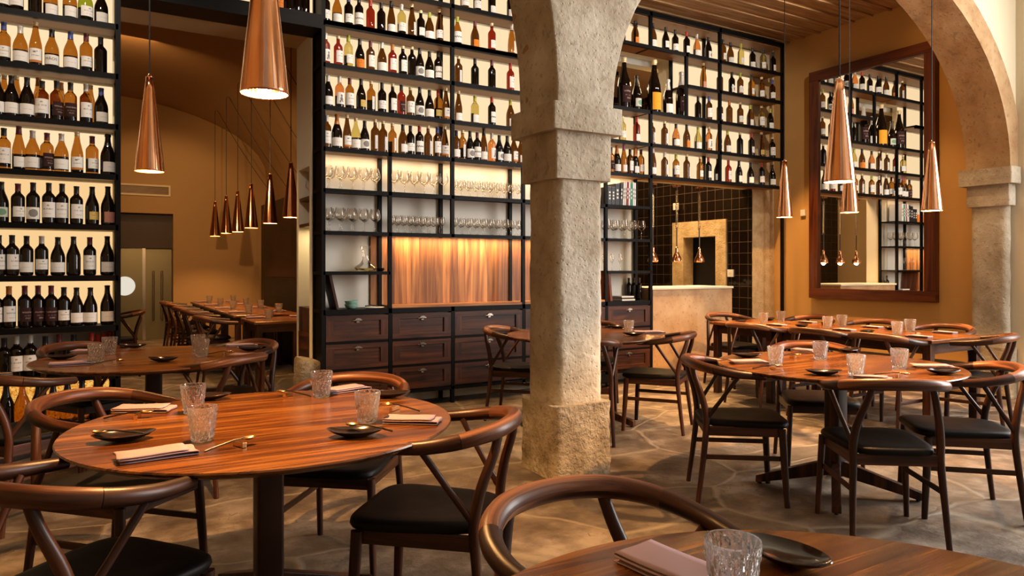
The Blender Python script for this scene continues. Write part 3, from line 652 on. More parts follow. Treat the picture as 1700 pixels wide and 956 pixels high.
def bottle(sh, gl, lb, cp):
    key = (sh, gl, lb, cp)
    if key in MESH: return MESH[key]
    H, prof = SHAPES[sh]; t = thing('wine_bottle', 'x', 'bottle', (0, 0, -50))
    gk = ('g', sh, gl)
    if gk not in MESH: MESH[gk] = MB().lathe(prof, 22).build('glass', GL[gl], t, True).data
    else:
        o = bpy.data.objects.new('glass', MESH[gk]); C.objects.link(o); o.parent = t
    ck = ('c', sh, cp)
    zc = H*(0.80 if sh != 'c' else 0.70)
    if cp == 'c': zc = H*0.90
    if ck not in MESH:
        cprof = [(rad_at(prof, zc)+.0008, zc)]+[(r+.0008, z) for r, z in prof if z > zc and r > 0]+[(0.0, prof[-1][1]+.001)]
        MESH[ck] = MB().lathe(cprof, 14).build('capsule', 'cap_'+cp, t, True).data
    else:
        o = bpy.data.objects.new('capsule', MESH[ck]); C.objects.link(o); o.parent = t
    if lb != 'k':
        lk = ('l', sh, lb)
        if lk not in MESH:
            a, b_, h_ = LR[lb]; MESH[lk] = curved_patch(prof, a, b_, h_).build('label', 'label_'+('w' if lb == 'M' else lb) if lb != 'M' else 'white', t, True).data
        else:
            o = bpy.data.objects.new('label', MESH[lk]); C.objects.link(o); o.parent = t
        if gl in 'aoye':
            bk = ('k', sh)
            if bk not in MESH:
                m_ = curved_patch(prof, .025, .125, .8)  # unseen back label, added dark to block the panel behind the lower glass
                for v in m_.v: v.y = -v.y
                MESH[bk] = m_.build('back_label', 'back_paper', t, True).data
            else:
                o = bpy.data.objects.new('back_label', MESH[bk]); C.objects.link(o); o.parent = t
        if lb == 'M':
            cu = bpy.data.curves.new('lettering', 'FONT'); cu.body = 'MÃOS'; cu.size = 0.026; cu.align_x = 'CENTER'; cu.align_y = 'CENTER'; cu.extrude = 0
            to = bpy.data.objects.new('tmp', cu); C.objects.link(to); dg = bpy.context.evaluated_depsgraph_get(); me = bpy.data.meshes.new_from_object(to.evaluated_get(dg)); bpy.data.objects.remove(to)
            r = rad_at(prof, 0.07)+.0012
            for v in me.vertices:
                a = -PI/2+v.co.x/r; v.co = (r*math.cos(a), r*math.sin(a), 0.07+v.co.y)
            me.materials.append(MATS['cap_k']); lo = bpy.data.objects.new('lettering', me); C.objects.link(lo); lo.parent = t
    MESH[key] = pr = Proto(t); return pr
NB = 0
def row(spec, z, shelfname, rackname, group, Y=6.37):
    """spec: 'px shape glass label cap' entries"""
    global NB
    items = []
    for e in spec.split(','):
        px, code = e.split(); items.append((float(px), code))
    items.sort()
    wd = 1.17 if rackname == 'left shelving' else 1.08
    for i, (px, code) in enumerate(items):
        if rackname in ('central bays', 'right bays') and code[1] == 'a' and math.sin(px*2.7) > -0.45: code = code[0]+'h'+code[2:]
        sh, gl, lb, cp = code; x = on_y(px, Y)
        s_ = 1+0.03*math.sin(px*7.7); yo = Y+0.012*math.sin(px*3.3)
        cl = 'black' if gl == 'd' and lb == 'k' else GN[gl]
        lab = f"{GN[gl]} wine bottle, {LN[lb]} label, {CN[cp]} cap, {ORD[i]} along {shelfname} of {rackname}"
        bottle(*code).put((x, yo, z+.0006), 0.35*math.sin(px*5.1)+0.25, lab, group, (wd, wd, s_)); NB += 1
G = 'wine bottles on the left shelving'
row('3 gdwk,28 bawk,58 bdkk,84 gaqw,116 gaqw,142 cewk,168 gdqk', LZ[7], 'top row', 'left shelving', G)
row('6 bawu,34 gaqw,59 fabc,86 gaMk,117 gaqu,143 bawm,167 bdkk', LZ[6], 'second row', 'left shelving', G)
row('-4 gdqk,19 gdqk,45 gdqk,70 baWk,94 badk,117 badk,143 baWw,168 gdqu', LZ[5], 'third row', 'left shelving', G)
row('6 baWk,31 faqm,54 gaqw,78 badm,102 gaqw,128 fabc,153 bawm,179 cdqk', LZ[4], 'fourth row', 'left shelving', G)
row('2 gdgk,30 bdwm,55 bdsk,81 bdWk,103 bdWk,127 bdWk,153 gdyk,179 gdpk', LZ[3], 'fifth row', 'left shelving', G)
row('-2 bdWk,20 bdWk,44 bdqk,69 bdww,96 gdqk,122 gdkk,149 bdWm,178 gdqk', LZ[2], 'sixth row', 'left shelving', G)
row('-6 bdWk,15 bdWo,41 bddm,63 bddm,85 bddm,106 bdwk,127 gdqk,150 gdqk,178 gdqk', LZ[1], 'seventh row', 'left shelving', G)
row('7 bdkk,27 bdWw,50 bdWw,75 bdkk,98 bdkm,122 bdkk,152 bdkr,163 bdkr,173 bdkr,183 bdkr', LZ[0], 'eighth row', 'left shelving', G)
row('10 cdkk,37 cakc,64 cdkk,88 cakk,112 cakk,136 cakk,160 cdkk,186 cakk', 0.14, 'bottom row', 'left shelving', G)
row('7 fakc,27 faka,64 fako,101 fako,150 fakc'.replace('faka', 'fakc'), LZ[5], 'rear of third row', 'left shelving', G, 6.47)
row('462 baoc,480 cdkc,494 bdkk,507 bdkk', 3.52, 'shelf', 'the passage lintel', 'wine bottles above the passage')
G = 'wine bottles on the central shelving'
row('792 bdwk,817 bdqk,847 bdqk,771 gawk', ZS[8], 'top row', 'central bays', G)
row('541 bdwk,560 gaqk,579 bdwu,596 bdzk,615 brkr,633 bdkk,650 faqk,666 byww,683 fanc,699 bdwc,713 gaqy,729 fawc,760 gazy,789 gaom,817 brwc,849 fanw', ZS[7], 'second row', 'central bays', G)
row('541 brew,562 brWc,578 bywy,597 gdok,615 baWm,634 gaqw,651 brWo,668 bdWc,683 bdkc,697 gdsk,713 gdqk,728 bdzk,762 banc,789 bdkk,817 bdkm,848 brWr', ZS[6], 'third row', 'central bays', G)
row('544 gdqw,563 orew,581 baWm,599 gdyk,616 banc,634 bdwk,652 bdWc,667 brdk,682 baWc,697 gdsk,713 gdqk,728 bayr,741 fabc,762 faqc,789 byqy,817 bdzr,848 gaqy'.replace('orew', 'boew'), ZS[5], 'fourth row', 'central bays', G)
row('543 baWw,559 cdqo,576 fabc,591 gyqc,606 gdsk,622 banc,636 banc,651 banc,668 gaqk,682 bdwk,696 bdzr,711 banc,725 baWu,739 fabc,757 baqk,767 banc,781 gdsk,792 bdzm,804 faqk,816 boew,828 gdsk,841 gdqk,853 gabk,864 gaqk', ZS[4], 'fifth row', 'central bays', G)
G = 'wine bottles on the right-hand shelving'
row('1034 banc,1055 gaok,1083 gaqk,1104 gdwk,1122 bdwk,1141 bdwr,1158 goqw,1177 gdsk,1199 bawk,1213 gaqk,1230 bywy,1249 bdqk,1266 bywk,1284 bdwk', ZS[8], 'top row', 'right bays', G)
row('1168 fapc,1196 bakc,1214 bdsk,1229 bawy,1247 bawk,1265 bawc,1281 bawu', ZS[7], 'second row', 'right bays', G)
row('1160 bdkk,1176 baWu,1196 bawk,1211 bako,1229 bawc,1246 gaqy,1265 byWc,1280 gdqy', ZS[6], 'third row', 'right bays', G)
row('1033 bywc,1056 brqr,1081 banc,1102 banc,1121 goqk,1141 gaok,1160 gyqy,1176 boec,1193 fasw,1208 gaqy,1228 bdkc,1247 bdwr,1265 fayc,1281 bdWc', ZS[5], 'fourth row', 'right bays', G)
row('1014 badk,1025 cdqo,1035 faqp,1045 baWk,1055 cdqo,1065 bawm,1083 faqw,1102 banw,1121 baWy,1141 banc,1161 bawc,1177 bdwr,1191 gdqk,1209 brWr,1226 gdqk,1245 gdqk,1265 bdwr,1281 gdqk', ZS[4], 'fifth row', 'right bays', G)
# magnums in the high niche
def magnum(px, h, lb, label, cap, rr=1.0):
    base = bottle('c', 'd', lb, cap); s_ = h/0.315
    base.put((on_y(px, 6.40), 6.40, ZS[6]+.001), 0.2, label, 'giant champagne bottles in the high niche', (s_*rr, s_*rr, s_))
magnum(1036, 0.60, 'd', 'giant black champagne bottle with gold neck, leftmost in the high niche', 'c', 0.9)
magnum(1057, 0.42, 'g', 'black champagne bottle with shield label, left of the orange-label giant', 'k', 0.95)
magnum(1086, 0.64, 'v', 'giant champagne bottle with yellow-orange label and gold neck in the high niche', 'c', 0.9)
magnum(1109, 0.44, 'q', 'black champagne bottle with pale label right of the orange-label giant', 'w', 0.95)
magnum(1131, 0.56, 'd', 'giant black champagne bottle, rightmost in the high niche', 'w', 0.85)

# ================================================================ GLASSWARE ON THE SHELVES
def wineglass(h, r, name, label):
    t = thing(name, label, 'glass', (0, 0, -50)); b0 = h*0.45
    MB().lathe([(r*0.85, 0), (r*0.8, 0.002), (0.006, 0.006), (0.0035, 0.012), (0.0035, b0-.01), (0.006, b0)], 16).build('stem', 'thin_glass', t, True)
    bp = [(0.006, b0), (r*0.5, b0+h*0.05), (r*0.85, b0+h*0.13), (r, b0+h*0.22), (r*0.95, b0+h*0.34), (r*0.75, h)]
    m = MB(); m.lathe(bp, 16); m.f = m.f[:-2]; m.uv = m.uv[:-2]; m.build('bowl', 'thin_glass', t, True)
    return Proto(t)
big = wineglass(0.215, 0.048, 'wine_glass', 'x'); small = wineglass(0.165, 0.034, 'wine_glass', 'x'); flute = wineglass(0.19, 0.022, 'champagne_flute', 'x')
def glasses(pr, xs, z, nm, where, group, Ys=(6.33, 6.45)):
    for i, x in enumerate(xs):
        pr.put((x, Ys[i % len(Ys)], z+.0006), 0, f"{nm}, {ORD[i % 28]} from the left{' again' if i > 27 else ''}, {where}", group)
def lin(a, b_, n): return [a+(b_-a)*k/(n-1) for k in range(n)]
glasses(big, lin(X0+.06, XA-.07, 10), ZS[3], 'large clear wine glass', 'upper glass shelf, left bay', 'large wine glasses in the left bay')
glasses(big, lin(X0+.06, XA-.07, 10), ZS[2], 'large clear wine glass', 'lower glass shelf, left bay', 'large wine glasses in the left bay')
glasses(big, lin(XA+.07, XB-.06, 11), ZS[3], 'large clear wine glass', 'upper glass shelf, second bay', 'wine glasses in the second bay')
glasses(small, lin(XA+.05, XB-.05, 18), ZS[2], 'small clear wine glass', 'lower glass shelf, second bay', 'wine glasses in the second bay')
glasses(small, lin(XB+.06, XC+.05, 20), ZS[3], 'small clear wine glass', 'upper glass shelf beside the pillar', 'small wine glasses beside the pillar')
glasses(small, lin(XB+.06, XC+.05, 20), ZS[2], 'small clear wine glass', 'lower glass shelf beside the pillar', 'small wine glasses beside the pillar')
glasses(big, lin(XC2+.07, XD-.08, 9), ZS[2], 'large clear wine glass', 'shelf under the books', 'wine glasses under the books')
glasses(flute, lin(XC2+.05, XC2+.28, 3), ZS[1], 'champagne flute', 'shelf right of the pillar', 'champagne flutes right of the pillar', (6.36,))

# decanter, bowls, wooden board, plates on the left bay; books and bottles in the right bay
t = thing('decanter', 'wide-based glass wine decanter on the left bay shelf', 'decanter', (on_y(607, 6.4), 6.4, ZS[1]+.001))
m = MB().lathe([(0.03, 0), (0.085, 0.008), (0.105, 0.03), (0.095, 0.045), (0.05, 0.075), (0.028, 0.11), (0.028, 0.15), (0.048, 0.235)], 28); m.f = m.f[:-1]; m.uv = m.uv[:-1]
m.build('body', 'thin_glass', t, True); MB().lathe([(0.0, 0.006), (0.08, 0.01), (0.098, 0.03), (0.0, 0.031)], 24).build('wine', 'glass_yellow', t, True)
tag(MB().lathe([(0.02, 0), (0.035, 0.012), (0.045, 0.03), (0.041, 0.03), (0.03, 0.012), (0.0, 0.006)], 20).build('silver_bowl', 'steel', None, True, loc=(on_y(632, 6.36), 6.36, ZS[1]+.001)), 'small polished metal dish right of the decanter', 'dish')
tag(B(-.012, .012, -.11, .11, 0, .33).build('wooden_board', 'walnut_dark', None, bevel=.002, loc=(X0+.14, 6.40, ZS[0]+.003)), 'dark wooden board leaning at the left end below the decanter', 'board').rotation_euler = (0, -0.22, 0)
for i, (px, zz, s_) in enumerate([(583, 0, 1), (583, 0.033, 1.0)]):
    tag(MB().lathe([(0.03, 0), (0.05, 0.01), (0.062, 0.04), (0.058, 0.04), (0.045, 0.012), (0.0, 0.008)], 22).build('mint_bowl', 'mint', None, True, loc=(on_y(px, 6.38), 6.38, ZS[0]+.001+zz)),
        ['mint green bowl at the bottom of a stack below the decanter', 'mint green bowl on top of a stack below the decanter'][i], 'bowl', 'stacked mint bowls')
tag(MB().lathe([(0.05, 0), (0.09, 0.006), (0.085, 0.010), (0.0, 0.006)], 22).build('small_plate', 'white', None, True, loc=(on_y(622, 6.36), 6.36, ZS[0]+.001)), 'white plate with utensils on the counter below the decanter', 'plate')
tag(MB().tube([(-.06, 0, 0), (0, .01, .006), (.06, -.01, 0)], 0.006, 8).build('wine_opener', 'dark_metal', None, True, loc=(on_y(618, 6.34), 6.36, ZS[0]+.020)), 'dark wine opener lying on the white plate below the decanter', 'opener')
def book(name, x, z, w_, h, mat, label, tilt=0.0, flat=False, y0=6.30, d=0.2):
    t = thing(name, label, 'book', (x, y0, z+.001)); 
    if flat: M_ = (w_, d, h)
    m = MB().box(0, w_, 0, d, 0, h)
    o = m.build('cover', mat, t, bevel=.0015); 
    (B(0.003, w_-.003, 0.004, d+.001, h, h+.0015) if not flat else B(-.001, 0, .004, d-.004, .003, h-.003)).build('pages', 'white', t)
    if not flat:
        k = MB()
        for q in range(3): k.box(w_*.3, w_*.7, -.0008, 0, h*(.3+.17*q), h*(.3+.17*q)+h*.1)
        k.build('spine_print', 'white' if mat in ('black_book', 'red_book', 'green_book') else 'cap_k', t)
    t.rotation_euler = (0, tilt, 0); return t
bx = XC2+.06
for i, (w_, h, mt, tl, nm) in enumerate([(.05, .20, 'black_book', 0, 'thick black book with white spine print, leftmost'), (.05, .20, 'black_book', 0, 'second thick black book with white spine print'),
        (.06, .24, 'black_book', 0, 'wide plain black book in the middle of the row'), (.035, .255, 'black_book', 0.06, 'slim black book leaning before the white ones'), (.022, .265, 'white', 0.06, 'slim white book left of the dark red one'),
        (.02, .27, 'white', 0.06, 'second slim white book beside the dark red one'), (.026, .27, 'red_book', 0.06, 'dark red book'), (.022, .27, 'white', 0.03, 'white book between the red and green ones'),
        (.036, .26, 'green_book', 0, 'dark green book'), (.022, .27, 'white', 0, 'white book just right of the green one'), (.02, .265, 'white', 0, 'rightmost slim white book')]):
    book('book', bx, ZS[3], w_, h, mt, nm+' on the right bay book shelf', tl).__setitem__('group', 'books on the right bay shelf'); bx += w_+.003+(0.012 if tl and not i == 7 else 0.0)*0.2
for i, (dx, w_, mt) in enumerate([(0, .19, 'white'), (.01, .17, 'black_book'), (-.005, .18, 'white')]):
    book('magazine', XC2+.26+dx, ZS[0]+.001+.0175*i, w_, .016, mt, ['bottom', 'middle', 'top'][i]+' magazine of the flat pile by the black bottles', flat=True).__setitem__('group', 'flat pile of magazines')
tag(B(0, .03, 0, .24, 0, .33).build('wooden_box_file', 'mirror_wood', None, bevel=.002, loc=(XC2+.08, 6.28, ZS[0]+.002)), 'reddish wooden board standing beside the magazine pile', 'board').rotation_euler = (0, -0.1, 0)
for i, px in enumerate((1044, 1052, 1061)):
    bottle('b', 'd', 'k', 'k').put((on_y(px, 6.5-.03*i), 6.5-.03*i, ZS[0]+.001), 0, ['left', 'middle', 'right'][i]+' small black bottle behind the magazine pile', 'small black bottles by the magazines', (.9, .9, .86))
tag(B(-.1, .1, 0, .02, 0, .14).build('picture_card', 'label_o', None, loc=(4.6, 6.45, ZS[3]+.001)), 'small orange picture card on a shelf behind the pillar', 'card')

# niche in the end of the wall beside the passage
nt_ = thing('wall_niche', 'niche cabinet in the wall end beside the passage with lit recess', 'niche', (0, 0, 0))
B(2.10, 2.12, 6.62, 7.02, 0, 2.24).build('back_panel', 'plaster_light', nt_)
for z in (1.97, 1.72): B(1.78, 2.10, 6.62, 7.02, z-.03, z).build('shelf', 'walnut_dark', nt_)
B(1.775, 2.10, 6.62, 7.02, 0.02, 0.93).build('cupboard', 'walnut_dark', nt_)
for z in (0.42, 0.68): B(1.768, 1.776, 6.63, 7.01, z-.23, z+.015).build('drawer_front', 'walnut_drawer', nt_)
light('AREA', 'niche_strip', (1.9, 6.82, 1.68), 2.0, (1, .8, .45), 0.2, (1.95, 6.82, 0))
for i, (y_, x_) in enumerate([(6.72, 1.85), (6.82, 1.87), (6.92, 1.85)]):
    big.put((x_, y_, 1.9706), 0, ['nearest', 'middle', 'farthest'][i]+' wine glass in the wall-end niche', 'wine glasses in the wall niche', (.8, .8, .8))

# ================================================================ KITCHEN BAR
bar = thing('stone_bar', 'honey-coloured stone bar counter in the kitchen hatch', 'counter', (0, 0, 0))
B(5.62, 6.92, 6.27, 6.80, 0, 1.05).build('front', 'bar_stone', bar, bevel=.004); B(5.60, 6.93, 6.255, 6.86, 1.05, 1.075).build('top', 'plaster_light', bar, bevel=.003)
kc = thing('kitchen_counter', 'pale kitchen counter against the tiled rear wall', 'counter', (0, 0, 0))
B(5.0, 7.0, 8.45, 8.895, 0.0, 1.02).build('body', 'brushed_steel', kc); B(4.98, 7.02, 8.42, 8.895, 1.02, 1.06).build('top', 'plaster_light', kc)
for i, (x, y_, z, l, rz) in enumerate([(7.62, 6.93, 1.03+.2, 'square cream light switch on the tiled wall right of the bar', 0), (6.15, 8.89, 1.36, 'square cream socket on the rear tiles between heat lamps', 1), (7.58, 7.95, 2.22, 'cream socket plate high on the tiles above the kitchen doorway', 0)]):
    s_ = thing('wall_socket' if i else 'light_switch', l, 'socket' if i else 'switch', (x, y_, z), 0)
    (B(-.012, 0.008, -.05, .05, -.05, .05) if not rz else B(-.05, .05, -.012, 0.008, -.05, .05)).build('plate', 'white', s_, bevel=.002)
    (B(-.016, -.012, -.014, .014, -.014, .014) if not rz else B(-.014, .014, -.016, -.012, -.014, .014)).build('button', 'plaster_light', s_)
tag(B(0, .18, 0, .05, 0, .03).build('ticket_rail', 'white', None, bevel=.004, loc=(6.05, 8.5, 1.062)), 'small white dish on the rear kitchen counter', 'dish')
hood = thing('extractor_hood', 'grey steel extractor hood over the rear kitchen counter', 'hood', (0, 0, 0))
B(5.0, 6.45, 8.3, 8.9, 1.95, 3.1).build('body', 'brushed_steel', hood)
def heat_lamp(x, y, z, label):
    t = thing('heat_lamp', label, 'lamp', (x, y, z), 0, 'copper heat lamps over the bar')
    pr = [(0.062, 0.0), (0.064, 0.02), (0.058, 0.05), (0.038, 0.09), (0.022, 0.125), (0.018, 0.15), (0.020, 0.17), (0.012, 0.19)]
    m = MB().lathe(pr, 24); m.f = m.f[:-2]; m.uv = m.uv[:-2]; o = m.build('shade', 'copper', t, True)
    md = o.modifiers.new('s', 'SOLIDIFY'); md.thickness = .002
    MB().lathe([(0.0, .015), (.03, .02), (.036, .045), (.02, .08), (0, .09)], 14).build('bulb', 'lamp_glow', t, True)
    pts = [(0.017*math.cos(k*1.05), 0.017*math.sin(k*1.05), 0.42+k*0.0032) for k in range(150)]
    MB().tube(pts, 0.0035, 5).build('coiled_cord', 'steel', t, True)
    MB().tube([(0, 0, .19), (0, 0, .43)], 0.008, 8).build('stem', 'dark_metal', t, True)
    MB().tube([(0, 0, .85), (0, 0, 2.33-z)], 0.004, 6).build('cord', 'cord', t, True)
    MB().lathe([(.05, 0), (.05, .02), (.0, .025)], 16, z0=2.315-z).build('canopy', 'copper', t, True)
    light('POINT', 'heat_lamp_light', (x, y, z+.0), 9, WARM, 0.03)
for px, l in ((1084, 'copper heat lamp beside the shelving post, leftmost of three'), (1123.5, 'copper heat lamp over the bar, middle of three'), (1161, 'copper heat lamp over the bar, rightmost of three')):
    heat_lamp(on_y(px, 6.66), 6.66, 1.375, l)
light('AREA', 'kitchen_light', (6.9, 7.6, 3.9), 160, (1, .66, .32), 0.8, (7.3, 7.6, 0)); light('AREA', 'kitchen_light', (5.2, 7.8, 3.9), 30, (1, .7, .4), 0.8, (5.2, 7.8, 0))
light('SPOT', 'kitchen_spot', (6.9, 7.2, 3.8), 200, (1, .6, .26), 0.05, (7.8, 6.7, 1.4), math.radians(70))

# ================================================================ MIRROR
mr_ = thing('wall_mirror', 'large mirror in a broad reddish wooden frame on the right wall', 'mirror', (0, 0, 0))
my0, my1, mz0, mz1, fwid = 4.36, 5.95, 0.92, 3.80, 0.125
B(RX-.05, RX-.045, my0+fwid-.01, my1-fwid+.01, mz0+fwid-.01, mz1-fwid+.01).build('mirror_glass', 'mirror', mr_)
m = MB()
for a in ((my0, my1, mz0, mz0+fwid), (my0, my1, mz1-fwid, mz1), (my0, my0+fwid, mz0+fwid, mz1-fwid), (my1-fwid, my1, mz0+fwid, mz1-fwid)): m.box(RX-.085, RX-.002, *a)
m.build('frame', 'mirror_wood', mr_, bevel=.004)
tag(B(RX-.03, RX-.001, 6.05, 6.12, 1.98, 2.06).build('wall_thermostat', 'white', None, bevel=.003), 'small cream wall box between mirror and shelving', 'thermostat')

# ================================================================ PENDANTS
def pendant(lat_or_x, y, zb, ztop, label, L_=0.59, R_=0.086, e=28, group='copper cone pendants over the round tables', swag=None):
    t = thing('pendant_lamp', label, 'lamp', (lat_or_x, y, zb), 0, group)
    pr = [(R_, 0.0), (R_*0.985, 0.012)]+[(R_+(0.022-R_)*(k/8), 0.012+(L_-.012)*k/8) for k in range(1, 9)]
    m = MB().lathe(pr, 40); m.f = m.f[:-2]; m.uv = m.uv[:-2]; o = m.build('shade', 'copper', t, True); md = o.modifiers.new('s', 'SOLIDIFY'); md.thickness = .0025; md.offset = -1
    MB().lathe([(0.022, L_-.002), (0.023, L_+.004), (0.008, L_+.006)], 20).build('cap', 'copper', t, True)
    MB().tube([(0.010*math.cos(a), 0, L_+.012+0.010*math.sin(a)) for a in [2*PI*k/12 for k in range(13)]], 0.0022, 6).build('hook', 'brass', t, True)
    MB().lathe([(0.0, .095), (.016, .10), (.022, .12), (.014, .145), (0, .155)], 12).build('bulb', 'lamp_glow', t, True)
    top = ztop-zb; pts = [(0, 0, L_+.02), (0, 0, top)]
    if swag:
        pts = [(0, 0, L_+.02), (0, 0, top-.03), (.02, 0, top), (.05, 0, top-.03)]+[(.05+(swag[0]-.05)*k/6, 0, top-.03+(swag[1]-top+.03)*k/6-.05*math.sin(PI*k/6)) for k in range(1, 7)]
    MB().tube(pts, 0.0045, 6).build('cord', 'cord', t, True)
    li = MB().lathe([(R_*.955, 0.002), (R_*.94, .03), (R_*.62, .26), (.03, .45)], 32); li.f = li.f[:-2]; li.uv = li.uv[:-2]; li.build('lining', 'copper_lining', t, True)
    if e: light('POINT', 'pendant_light', (lat_or_x, y, zb+.066), e, AMBER, 0.018)
T1 = cw(-.89, 2.62); T2 = cw(1.883, 4.17); T3 = cw(.50, .875); T4 = cw(-2.26, 4.52); T5 = cw(.62, 6.08)
p = cw(-.905, 2.62); pendant(p[0], p[1], 1.935, 6.0, 'large copper cone pendant over the front left round table', e=340)
p = cw(-2.275, 4.50); pendant(p[0], p[1], 1.905, 4.31, 'copper cone pendant in front of the passage, over the rear left table', e=60)
p = cw(1.905, 4.17); pendant(p[0], p[1], 1.80, 4.31, 'copper cone pendant in front of the mirror over the right round table', e=340)
pendant(6.10, 4.12, 1.815, 4.31, 'copper cone pendant half hidden behind the larger one before the mirror', .57, .082, e=190)
pendant(6.10, 3.366, 1.78, 4.31, 'copper cone pendant right of the mirror below the arch', .57, .084, e=210)
pendant(6.10, 4.84, 1.815, 4.31, 'copper cone pendant left of the mirror by the shelving corner', .57, .078, e=190)
for i, (y_, zz, nm) in enumerate([(7.93, 1.85, 'cut off by the wall, nearest'), (8.95, 1.84, 'second nearest'), (10.1, 1.84, 'third nearest'), (11.1, 1.83, 'third farthest'), (12.1, 1.85, 'second farthest'), (13.25, 1.85, 'farthest')]):
    pendant(1.92, y_, zz, 4.03, f'copper cone pendant beyond the passage, {nm} of six', .59, .088, e=70, group='row of six cone pendants in the far room', swag=(0.97, 2.6-zz))

# ================================================================ CHAIRS
def make_chair():
    t = thing('wishbone_chair', 'x', 'chair', (0, 0, -50))
    K = [(.272, .13, .712), (.283, .05, .717), (.288, -.03, .724), (.272, -.12, .737), (.225, -.20, .751), (.14, -.262, .762), (0, -.287, .767)]
    full = K+[(-x, y, z) for x, y, z in reversed(K[:-1])]
    def spline(P, n=6):
        out = []; P = [Vector(p) for p in P]
        for i in range(len(P)-1):
            p0 = P[i-1] if i else P[0]*2-P[1]; p3 = P[i+2] if i+2 < len(P) else P[-1]*2-P[-2]
            for k in range(n):
                u = k/n; out.append(0.5*((2*P[i])+(-p0+P[i+1])*u+(2*p0-5*P[i]+4*P[i+1]-p3)*u*u+(-p0+3*P[i]-3*P[i+1]+p3)*u**3))
        out.append(P[-1]); return out
    S_ = spline(full, 5); n = len(S_)
    def rr(i):
        f = 1-abs(2*i/(n-1)-1); return 0.0205+0.0105*min(1, f*1.25)
    cut = 17
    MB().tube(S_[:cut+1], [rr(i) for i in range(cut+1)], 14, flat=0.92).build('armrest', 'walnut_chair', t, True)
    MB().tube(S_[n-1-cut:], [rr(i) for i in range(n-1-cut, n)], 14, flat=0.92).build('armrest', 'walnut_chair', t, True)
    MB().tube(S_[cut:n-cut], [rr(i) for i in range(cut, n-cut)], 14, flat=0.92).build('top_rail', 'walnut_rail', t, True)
    for s_ in (1, -1):
        P = [(.232*s_, -.245, 0), (.222*s_, -.215, .22), (.212*s_, -.195, .40), (.212*s_, -.195, .48), (.196*s_, -.215, .58), (.165*s_, -.25, .68), (.145*s_, -.265, .745)]
        sp = spline(P, 4); MB().tube(sp, [.0145+.0055*min(1, i/9) - (.004*max(0, i-14)/10) for i in range(len(sp))], 12).build('back_leg', 'walnut_chair', t, True)
        MB().tube([(.213*s_, -.19, .47), (.240*s_, -.11, .58), (.270*s_, -.02, .71)], [.013, .0115, .0125], 10).build('strut', 'walnut_chair', t, True)
        MB().tube([(.245*s_, .215, 0), (.235*s_, .205, .2), (.225*s_, .195, .42)], [.0135, .017, .019], 12).build('front_leg', 'walnut_chair', t, True)
        x0 = .225*s_; MB().box(min(x0, x0-.012*s_), max(x0, x0-.012*s_), -.20, .20, .245, .272).build('side_stretcher', 'walnut_chair', t, bevel=.003)
        x0 = .220*s_; MB().box(min(x0, x0-.016*s_), max(x0, x0-.016*s_), -.19, .19, .375, .428).build('side_apron', 'walnut_chair', t, bevel=.003)
    B(-.215, .215, .188, .204, .375, .428).build('front_apron', 'walnut_chair', t, bevel=.003); B(-.2, .2, -.204, -.19, .375, .428).build('back_apron', 'walnut_chair', t, bevel=.003)
    # seat pad: rounded trapezoid, domed
    def outline(sc, z, dip=0):
        pts = []; n_ = 56
        for k in range(n_):
            a = 2*PI*k/n_; c_, s__ = math.cos(a), math.sin(a); e = 0.42
            x = math.copysign(abs(c_)**e, c_); y_ = math.copysign(abs(s__)**e, s__)
            hw = .228+.030*y_; pts.append((x*hw*sc, (.010+y_*.232)*sc+0.01*(1-sc), z-(dip*(1-abs(x)))))
        return pts
    m = MB().rings([outline(.93, .424), outline(.99, .426), outline(1.01, .436), outline(1.0, .449), outline(.965, .457), outline(.85, .460), outline(.6, .456), outline(.3, .452), outline(.05, .451)])
    m.build('seat', 'leather', t, True)
    for ch in t.children:
        for v in ch.data.vertices:
            v.co.x *= .92; v.co.y *= .94
            if ch.name.split('.')[0] not in ('armrest', 'top_rail', 'strut', 'back_leg') and v.co.y > 0: v.co.y *= 1.2
    return Proto(t)
chair = make_chair()
def seat(lat, d, fa, fb, label, group=None, world=False):
    x, y = (lat, d) if world else cw(lat, d)
    a = (math.atan2(fb, fa) if world else cdir(fa, fb))-PI/2
    chair.put((x, y, 0), a, label, group)
g1 = 'chairs at the front left round table'
seat(-.262, 2.56, -.97, .20, 'walnut wishbone chair with black seat right of the front left table, facing left', g1)
seat(-1.16, 1.96, .378, .927, 'walnut wishbone chair cut by the bottom left corner, back towards the viewer', g1)
seat(-1.59, 2.88, .963, -.27, 'walnut wishbone chair with curved rail at the left side of the front left table', g1)
seat(-.76, 3.24, -.15, -.99, 'walnut wishbone chair behind the front left table before the drawers', g1)
seat(.232, 1.49, .50, -.866, 'walnut wishbone chair in the bottom centre foreground with pale curved back rail', 'chairs at the foreground table')
seat(1.36, 1.05, -.85, -.50, 'wishbone chair at the bottom right corner with only an arm end showing', 'chairs at the foreground table')
g2 = 'chairs at the right round table'
seat(1.28, 4.14, .985, -.12, 'wishbone chair on the left of the right-hand round table, seen side-on', g2)
seat(1.82, 3.54, .10, .995, 'wishbone chair in front of the right-hand round table, back to the viewer', g2)
seat(2.43, 3.88, -.97, .24, 'wishbone chair on the right of the right-hand round table, cut by the frame', g2)
seat(2.02, 4.77, -.16, -.99, 'wishbone chair on the far side of the right-hand round table', g2)
g4 = 'chairs at the rear left round table'
seat(-1.80, 4.33, -.925, .378, 'wishbone chair at the right side of the rear left table, nearest the passage', g4)
seat(-1.93, 4.93, -.62, -.78, 'dark wishbone chair behind the rear left table in front of the passage', g4)
seat(-2.82, 4.79, .9, -.43, 'dark wishbone chair between the rear left table and the bottle shelves', g4)
seat(-2.57, 3.74, .37, .93, 'wishbone chair at the left frame edge in front of the rear left table', g4)
g5 = 'chairs at the round table behind the pillar'
